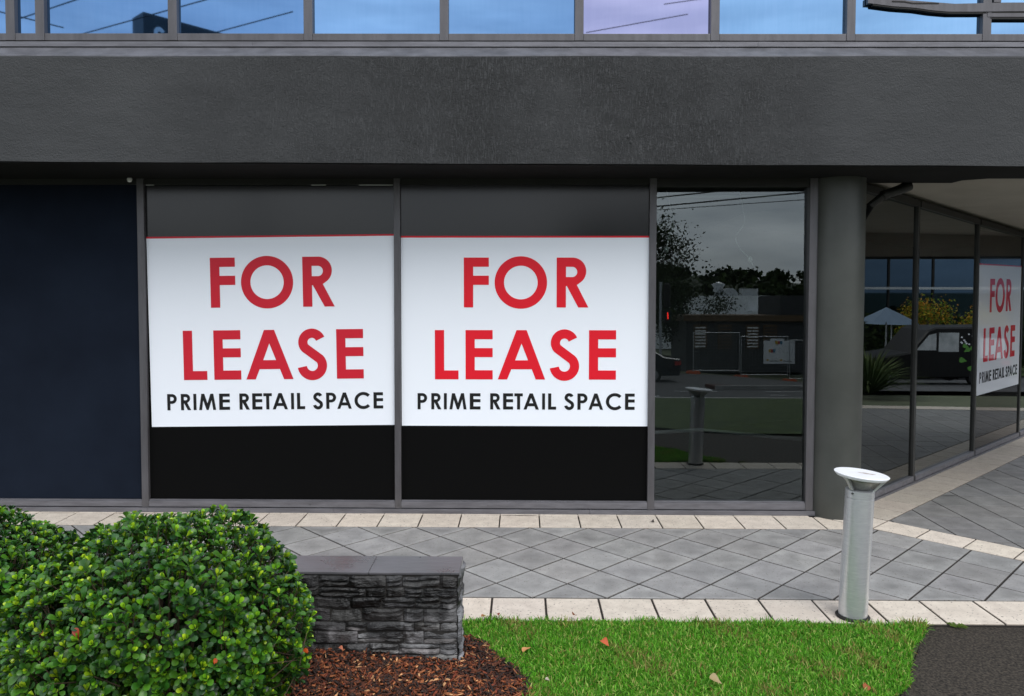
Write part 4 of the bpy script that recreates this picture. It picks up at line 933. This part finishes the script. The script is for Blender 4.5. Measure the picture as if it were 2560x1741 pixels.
# cars and van
M_tyre = mat('tyre', (.015, .015, .015), None, 1, .8); M_rim = mat('rim', (.4, .4, .42), None, 1, .35, .8); M_cglass = mat('car glass', (.01, .012, .014), None, 1, .05, 0, spec=.8); M_tail = mat('tail lamp', (.4, .02, .02), None, 1, .2)
def vehicle(name, ox, oy, oz, hd, body, roof, paint, label, cat, wid=1.76, wx=(.8, 3.45), wm=None):
    """side outline (x along length from the nose, z up) swept over the width; nose toward heading hd"""
    root = empty(name, (ox, oy, oz), label, cat); Mx = Matrix.Translation((ox, oy, oz)) @ Matrix.Rotation(hd, 4, 'Z')
    def put(q): q.v = [tuple(Mx @ Vector(p)) for p in q.v]; return q
    q = MB(); n = len(body); v = []
    for yy, ins in ((-wid/2, .05), (-wid/2+.08, 0), (wid/2-.08, 0), (wid/2, .05)):
        v += [(-x*(1), yy, z-(ins if z > .5 else -ins)) for x, z in body]
    q.add(v, [tuple(range(n)), tuple(range(4*n-1, 3*n-1, -1))]+[(k*n+i, (k+1)*n+i, (k+1)*n+(i+1) % n, k*n+(i+1) % n) for k in range(3) for i in range(n)]); put(q).build('body', paint, root)
    for k, pn in enumerate(roof):
        for sgn in (-1, 1):
            q = MB(); q.add([(-x, sgn*(wid/2+.004), z) for x, z in pn], [tuple(range(len(pn)))]); put(q).build('side_window', wm or M_cglass, root)
    for x in wx:
        for sgn in (-1, 1):
            q = MB(); q.tube([(-x, sgn*(wid/2-.2), .32), (-x, sgn*(wid/2+.01), .32)], .32, 20); wl = put(q).build('wheel', M_tyre, root)
            q = MB(); q.tube([(-x, sgn*(wid/2), .32), (-x, sgn*(wid/2+.02), .32)], .2, 14); put(q).build('rim', M_rim, wl)
    L_ = max(p[0] for p in body)
    for sgn in (-1, 1):
        q = MB(); q.box(-L_-.01, -L_+.25, sgn*(wid/2-.12)-.14, sgn*(wid/2-.12)+.14, .72, .88); put(q).build('tail_lamp', M_tail, root)
        q = MB(); q.box(-.35, -.02, sgn*(wid/2-.14)-.13, sgn*(wid/2-.14)+.13, .6, .74); put(q).build('headlight', M_wcl, root)
    return root
sedan = [(0, .35), (0, .62), (.2, .78), (1.2, .92), (1.95, 1.38), (2.3, 1.45), (3.2, 1.43), (3.9, 1.05), (4.5, .98), (4.55, .5), (4.5, .3), (.1, .22)]
swin = [[(1.38, .95), (2.0, 1.33), (2.5, 1.36), (2.5, .95)], [(2.56, .95), (2.56, 1.36), (3.1, 1.34), (3.6, 1.02), (3.55, .95)]]
M_navycar = mat('navy car paint', (.01, .013, .022), None, 1, .2, .3, coat=1); M_blackvan = mat('black van paint', (.006, .006, .006), None, 1, .5, 0, coat=0, spec=.2); M_whitecar = mat('white car paint', (.7, .7, .7), None, 1, .25, coat=1)
vehicle('parked_car', 1.85, -15.9, T0(4, -15.9), R(180), sedan, swin, M_navycar, 'dark blue saloon car on the road, tail lamp toward the clear window', 'car')
def rv(X, Yv): return (-4.78+X*.081+Yv*.997, 5.18+X*.997-Yv*.08)
van = [(0, .35), (.05, .85), (1.75, 1.12), (2.35, 1.85), (2.6, 1.95), (4.8, 1.97), (4.9, 1.8), (4.95, .5), (4.9, .3), (.1, .25)]
vwin = [[(1.95, 1.2), (2.36, 1.70), (2.6, 1.76), (2.6, 1.2)], [(2.68, 1.15), (2.68, 1.78), (3.34, 1.78), (3.34, 1.15)]]
px, py = rv(11.0, 26.0); vroot = vehicle('delivery_van', px, py, terr(px, py)-.03, math.atan2(-.997, -.081), van, vwin, M_blackvan, 'black van with white panel and green leaf graphics reflected in the recess glass', 'van', 1.9, (.95, 4.0), mat('pale window reflection', (.32, .34, .34), (.5, .52, .52), 3, .3))  # side windows have a pale reflection painted into their colour
M_lfg = mat('green decal', (.10, .30, .04), None, 1, .4)
Mv = Matrix.Translation((px, py, terr(px, py)-.03)) @ Matrix.Rotation(math.atan2(-.997, -.081), 4, 'Z')
for lx, lz, a, s in ((3.6, .85, .2, .25), (3.8, .72, -.9, .22), (3.9, 1.12, 1.0, .28), (3.5, 1.15, 2.6, .22), (4.05, .8, .4, .2), (3.65, 1.3, .4, .2)):
    q = MB(); q.add([tuple(Mv @ Vector((-lx+math.cos(a)*p[1]*s-math.sin(a)*p[0]*s, sg*(.95+.008), lz+math.sin(a)*p[1]*s+math.cos(a)*p[0]*s))) for sg in (1,) for p in [LV[i] for i in (0, 3, 6, 9, 12, 15, 18, 17, 14, 11, 8, 5, 2)]], [tuple(range(13))])
    q.v = q.v; q.build('leaf_decal', M_lfg, vroot)
    q2 = MB(); q2.add([tuple(Mv @ Vector((-lx+math.cos(a)*p[1]*s-math.sin(a)*p[0]*s, -(.95+.008), lz+math.sin(a)*p[1]*s+math.cos(a)*p[0]*s))) for p in [LV[i] for i in (0, 3, 6, 9, 12, 15, 18, 17, 14, 11, 8, 5, 2)]], [tuple(range(13))]); q2.build('leaf_decal', M_lfg, vroot)
for sg in (-1, 1):
    q = MB(); q.box(-4.8, -3.98, sg*.955-.003, sg*.955+.003, .95, 1.6); q.v = [tuple(Mv @ Vector(p)) for p in q.v]; q.build('panel', M_wcl, vroot)
    for k in range(14):
        cx0, cz0 = random.uniform(3.4, 4.0), random.uniform(1.35, 1.75); q = MB(); q.add([tuple(Mv @ Vector((-cx0-.035*math.cos(t), sg*(.95+.006+k*.0004), cz0+.03*math.sin(t)))) for t in [2*math.pi*i/8 for i in range(8)]], [tuple(range(8))]); q.build('petal_decal', M_wcl, vroot)
px, py = rv(14.0, 31.0); vehicle('parked_car', px, py, terr(px, py)-.03, math.atan2(-.997, -.081), sedan, swin, M_whitecar, 'white car parked beyond the black van, facing the same way', 'car')
# trees, hedge and glass building beyond the side road
for X, Yv, h, r_, lb in ((18.2, 34, 3.5, 1.25, 'yellowing street tree above the front half of the black van'), (20.3, 34, 3.4, 1.15, 'yellow green street tree above the back half of the black van')):
    a, b_ = rv(X, Yv); tree('street_tree', a, b_, h, r_, lb, YGc, 5000, .06, .09)
hg = MB(); a, b_ = rv(10, 35); rg = np.random.default_rng(9); n = 9000; P = np.stack([rg.uniform(33.4, 35, n), rg.uniform(2, 30, n), rg.uniform(-1.6, .9, n)], 1); P[:, 2] += .25*np.sin(P[:, 1]*1.7)
A = rg.normal(0, 1, (n, 3)); A /= np.linalg.norm(A, axis=1)[:, None]; B = np.cross(A, rg.normal(0, 1, (n, 3))); B /= np.linalg.norm(B, axis=1)[:, None]
tag(np_mesh('hedge', np.stack([P-A*.13, P-B*.07, P+A*.13, P+B*.07], 1).reshape(-1, 3), [np.arange(n)[:, None]*4+np.array([[0, 1, 2, 3]])], np.repeat(np.array(DG)[rg.integers(4, size=n)], 4, 0), M_tl), 'long dark clipped hedge beyond the side road below the glass building', 'hedge')
gb = empty('glass_building', (44, 15, -1.7), 'blue glass office block with pale floor bands reflected in the recess', 'building')
M_bg = mirror_glass('office blue glass', (.04, .068, .105), (.06, .095, .14)); q = MB(); q.box(42, 60, -8, 48, -1.7, 11); q.build('glazing', M_bg, gb)
for z in (2.3, 4.6, 8.0): q = MB(); q.box(41.85, 42, -8, 48, z, z+.14); q.build('floor_band', M_gal, gb)
for k in range(22): q = MB(); q.box(41.9, 41.999, -7+k*2.5, -6.9+k*2.5, -1.7, 11); q.build('mullion', M_seal, gb)
for k, (X, Yv, lb) in enumerate(((14.3, 30, 'pale blue open market umbrella reflected left of the yellowing tree'), (15.7, 32.5, 'second pale blue umbrella, farther from the hedge end'))):
    a, b_ = rv(X, Yv); z0 = terr(a, b_); r0 = empty('umbrella', (a, b_, z0), lb, 'umbrella', 'umbrellas beyond the side road')
    q = MB(); q.tube([(a, b_, z0), (a, b_, z0+2.75)], .03, 8); q.build('pole', M_gal, r0)
    q = MB(); q.add([(a, b_, z0+2.8)]+[(a+1.1*math.cos(t), b_+1.1*math.sin(t), z0+2.25) for t in [2*math.pi*i/8 for i in range(8)]], [(0, 1+i, 1+(i+1) % 8) for i in range(8)]); q.build('canopy', mat('umbrella cloth %d' % k, (.11, .16, .22), None, 1, .8), r0)
def tuft(X, Yv, s, lb):
    a, b_ = rv(X, Yv); z0 = terr(a, b_)-.04; q = MB(); rg = random.Random(int(X*10))
    for i in range(150):
        t = rg.uniform(0, 6.28); e = rg.uniform(.25, 1.3); L_ = s*rg.uniform(.7, 1.1); d_ = Vector((math.cos(t)*math.cos(e), math.sin(t)*math.cos(e), math.sin(e))); sd_ = Vector((-math.sin(t), math.cos(t), 0))*.025; p0 = Vector((a, b_, z0)); p1 = p0+d_*L_*.6; p2 = p0+d_*L_-Vector((0, 0, L_*.18)); k = rg.uniform(.6, 1.2)
        q.add([p0-sd_*.5, p0+sd_*.5, p1+sd_, p1-sd_], [(0, 1, 2, 3)], (.05*k, .08*k, .025*k)); q.add([p1-sd_, p1+sd_, p2], [(0, 1, 2)], (.09*k, .12*k, .04*k))
    tag(q.build('grass_tuft', M_tl), lb, 'plant', 'tufts at the forecourt edge')
tuft(8.7, 19, 1.6, 'large arching grass tuft at the forecourt edge nearest the column'); tuft(9.5, 20.5, 1.4, 'arching grass tuft between the larger tuft and the black van')
# pylon sign and overhead cables reflected in the upper windows
M_pyl = mat('dark sign box', (.014, .022, .026), (.02, .03, .034), 3, .45); M_pylside = mat('sign box side', (.05, .08, .10), None, 3, .5)
ps = empty('pylon_sign', (-10, -13.2, -.7), 'tall dark sign box with white letters reflected in the upper windows', 'sign')
A_, B_, C_ = (-11.81, -11.83), (-11.19, -11.19), (-7.67, -14.97)
D_ = (A_[0]+C_[0]-B_[0], A_[1]+C_[1]-B_[1]); q = MB(); q.prism([A_, B_, C_, D_], 8.3, 11.28); q.build('box', M_pyl, ps)
e1 = Vector((C_[0]-B_[0], C_[1]-B_[1], 0)).normalized(); nn = Vector((e1.y, -e1.x, 0)); nn = nn if nn.y > 0 else -nn
q = MB(); q.tube([(-10.0, -13.2, -1), (-10.0, -13.2, 8.3)], .16, 12); q.build('pole', M_gal, ps)
for ch, s0, wd_ in (('S', .30, .42), ('I', 1.62, .16)):
    me = glyph_mesh('letter', ch, 0, 0, wd_, .75, .01); o = link('letter', me, M_wcl, None); o.parent = ps
    p = Vector((B_[0], B_[1], 10.15))+e1*s0+nn*.02; o.matrix_parent_inverse = Matrix.Identity(4); o.matrix_local = Matrix.Translation(p-Vector(ps.location)) @ Matrix((e1, Vector((0, 0, 1)), e1.cross(Vector((0, 0, 1))))).transposed().to_4x4()
M_wire = mat('black cable', (.012, .012, .012), None, 1, .6)
def wire(p, q_, r_, sag, label, grp='overhead cables reflected in the windows'):
    p, q_ = Vector(p), Vector(q_); m = MB(); m.tube([p.lerp(q_, t)-Vector((0, 0, 4*sag*t*(1-t))) for t in frange(0, 1, 24)], r_, 6)
    tag(m.build('overhead_cable', M_wire), label, 'cable', grp)
def span(p, q_, r_, label, ext=(1., 1.)):
    p, q_ = Vector(p), Vector(q_); d = q_-p; wire(p-d*ext[0], q_+d*ext[1], r_, 0., label)
span((-12.64, -8.12, 10.2), (-11.34, -7.26, 10.2), .018, 'short overhead cable crossing the top left corner of the upper windows', (1, 3))
span((-12.76, -10.67, 10.4), (-8.4, -7.89, 10.4), .018, 'overhead cable passing beside the top of the dark pylon sign box')
span((-8.73, -10.95, 10.6), (-5.5, -8.73, 10.6), .018, 'overhead cable rising right of the dark pylon sign box', (1, -.12))
span((3.02, -9.49, 10.3), (5.74, -7.74, 10.3), .014, 'overhead cable crossing the lilac upper pane', (0, 0))
span((5.25, -8.63, 10.9), (6.08, -8.23, 10.9), .014, 'overhead cable along the top of the lilac upper pane', (0, 1))
span((-13.9, -7.44, 10.0), (-13.07, -8.4, 10.0), .018, 'overhead cable falling across the narrow upper pane at far left', (.6, .6))
span((6.56, -21.59, 7.4), (12.12, -16.66, 7.4), .035, 'thick topmost overhead cable crossing the clear shop window')
span((6.6, -21.8, 7.0), (12.26, -17.03, 7.0), .035, 'thick middle overhead cable crossing the clear shop window')
span((6.57, -21.61, 6.8), (12.55, -17.8, 6.8), .018, 'thin lowest overhead cable crossing the clear shop window')
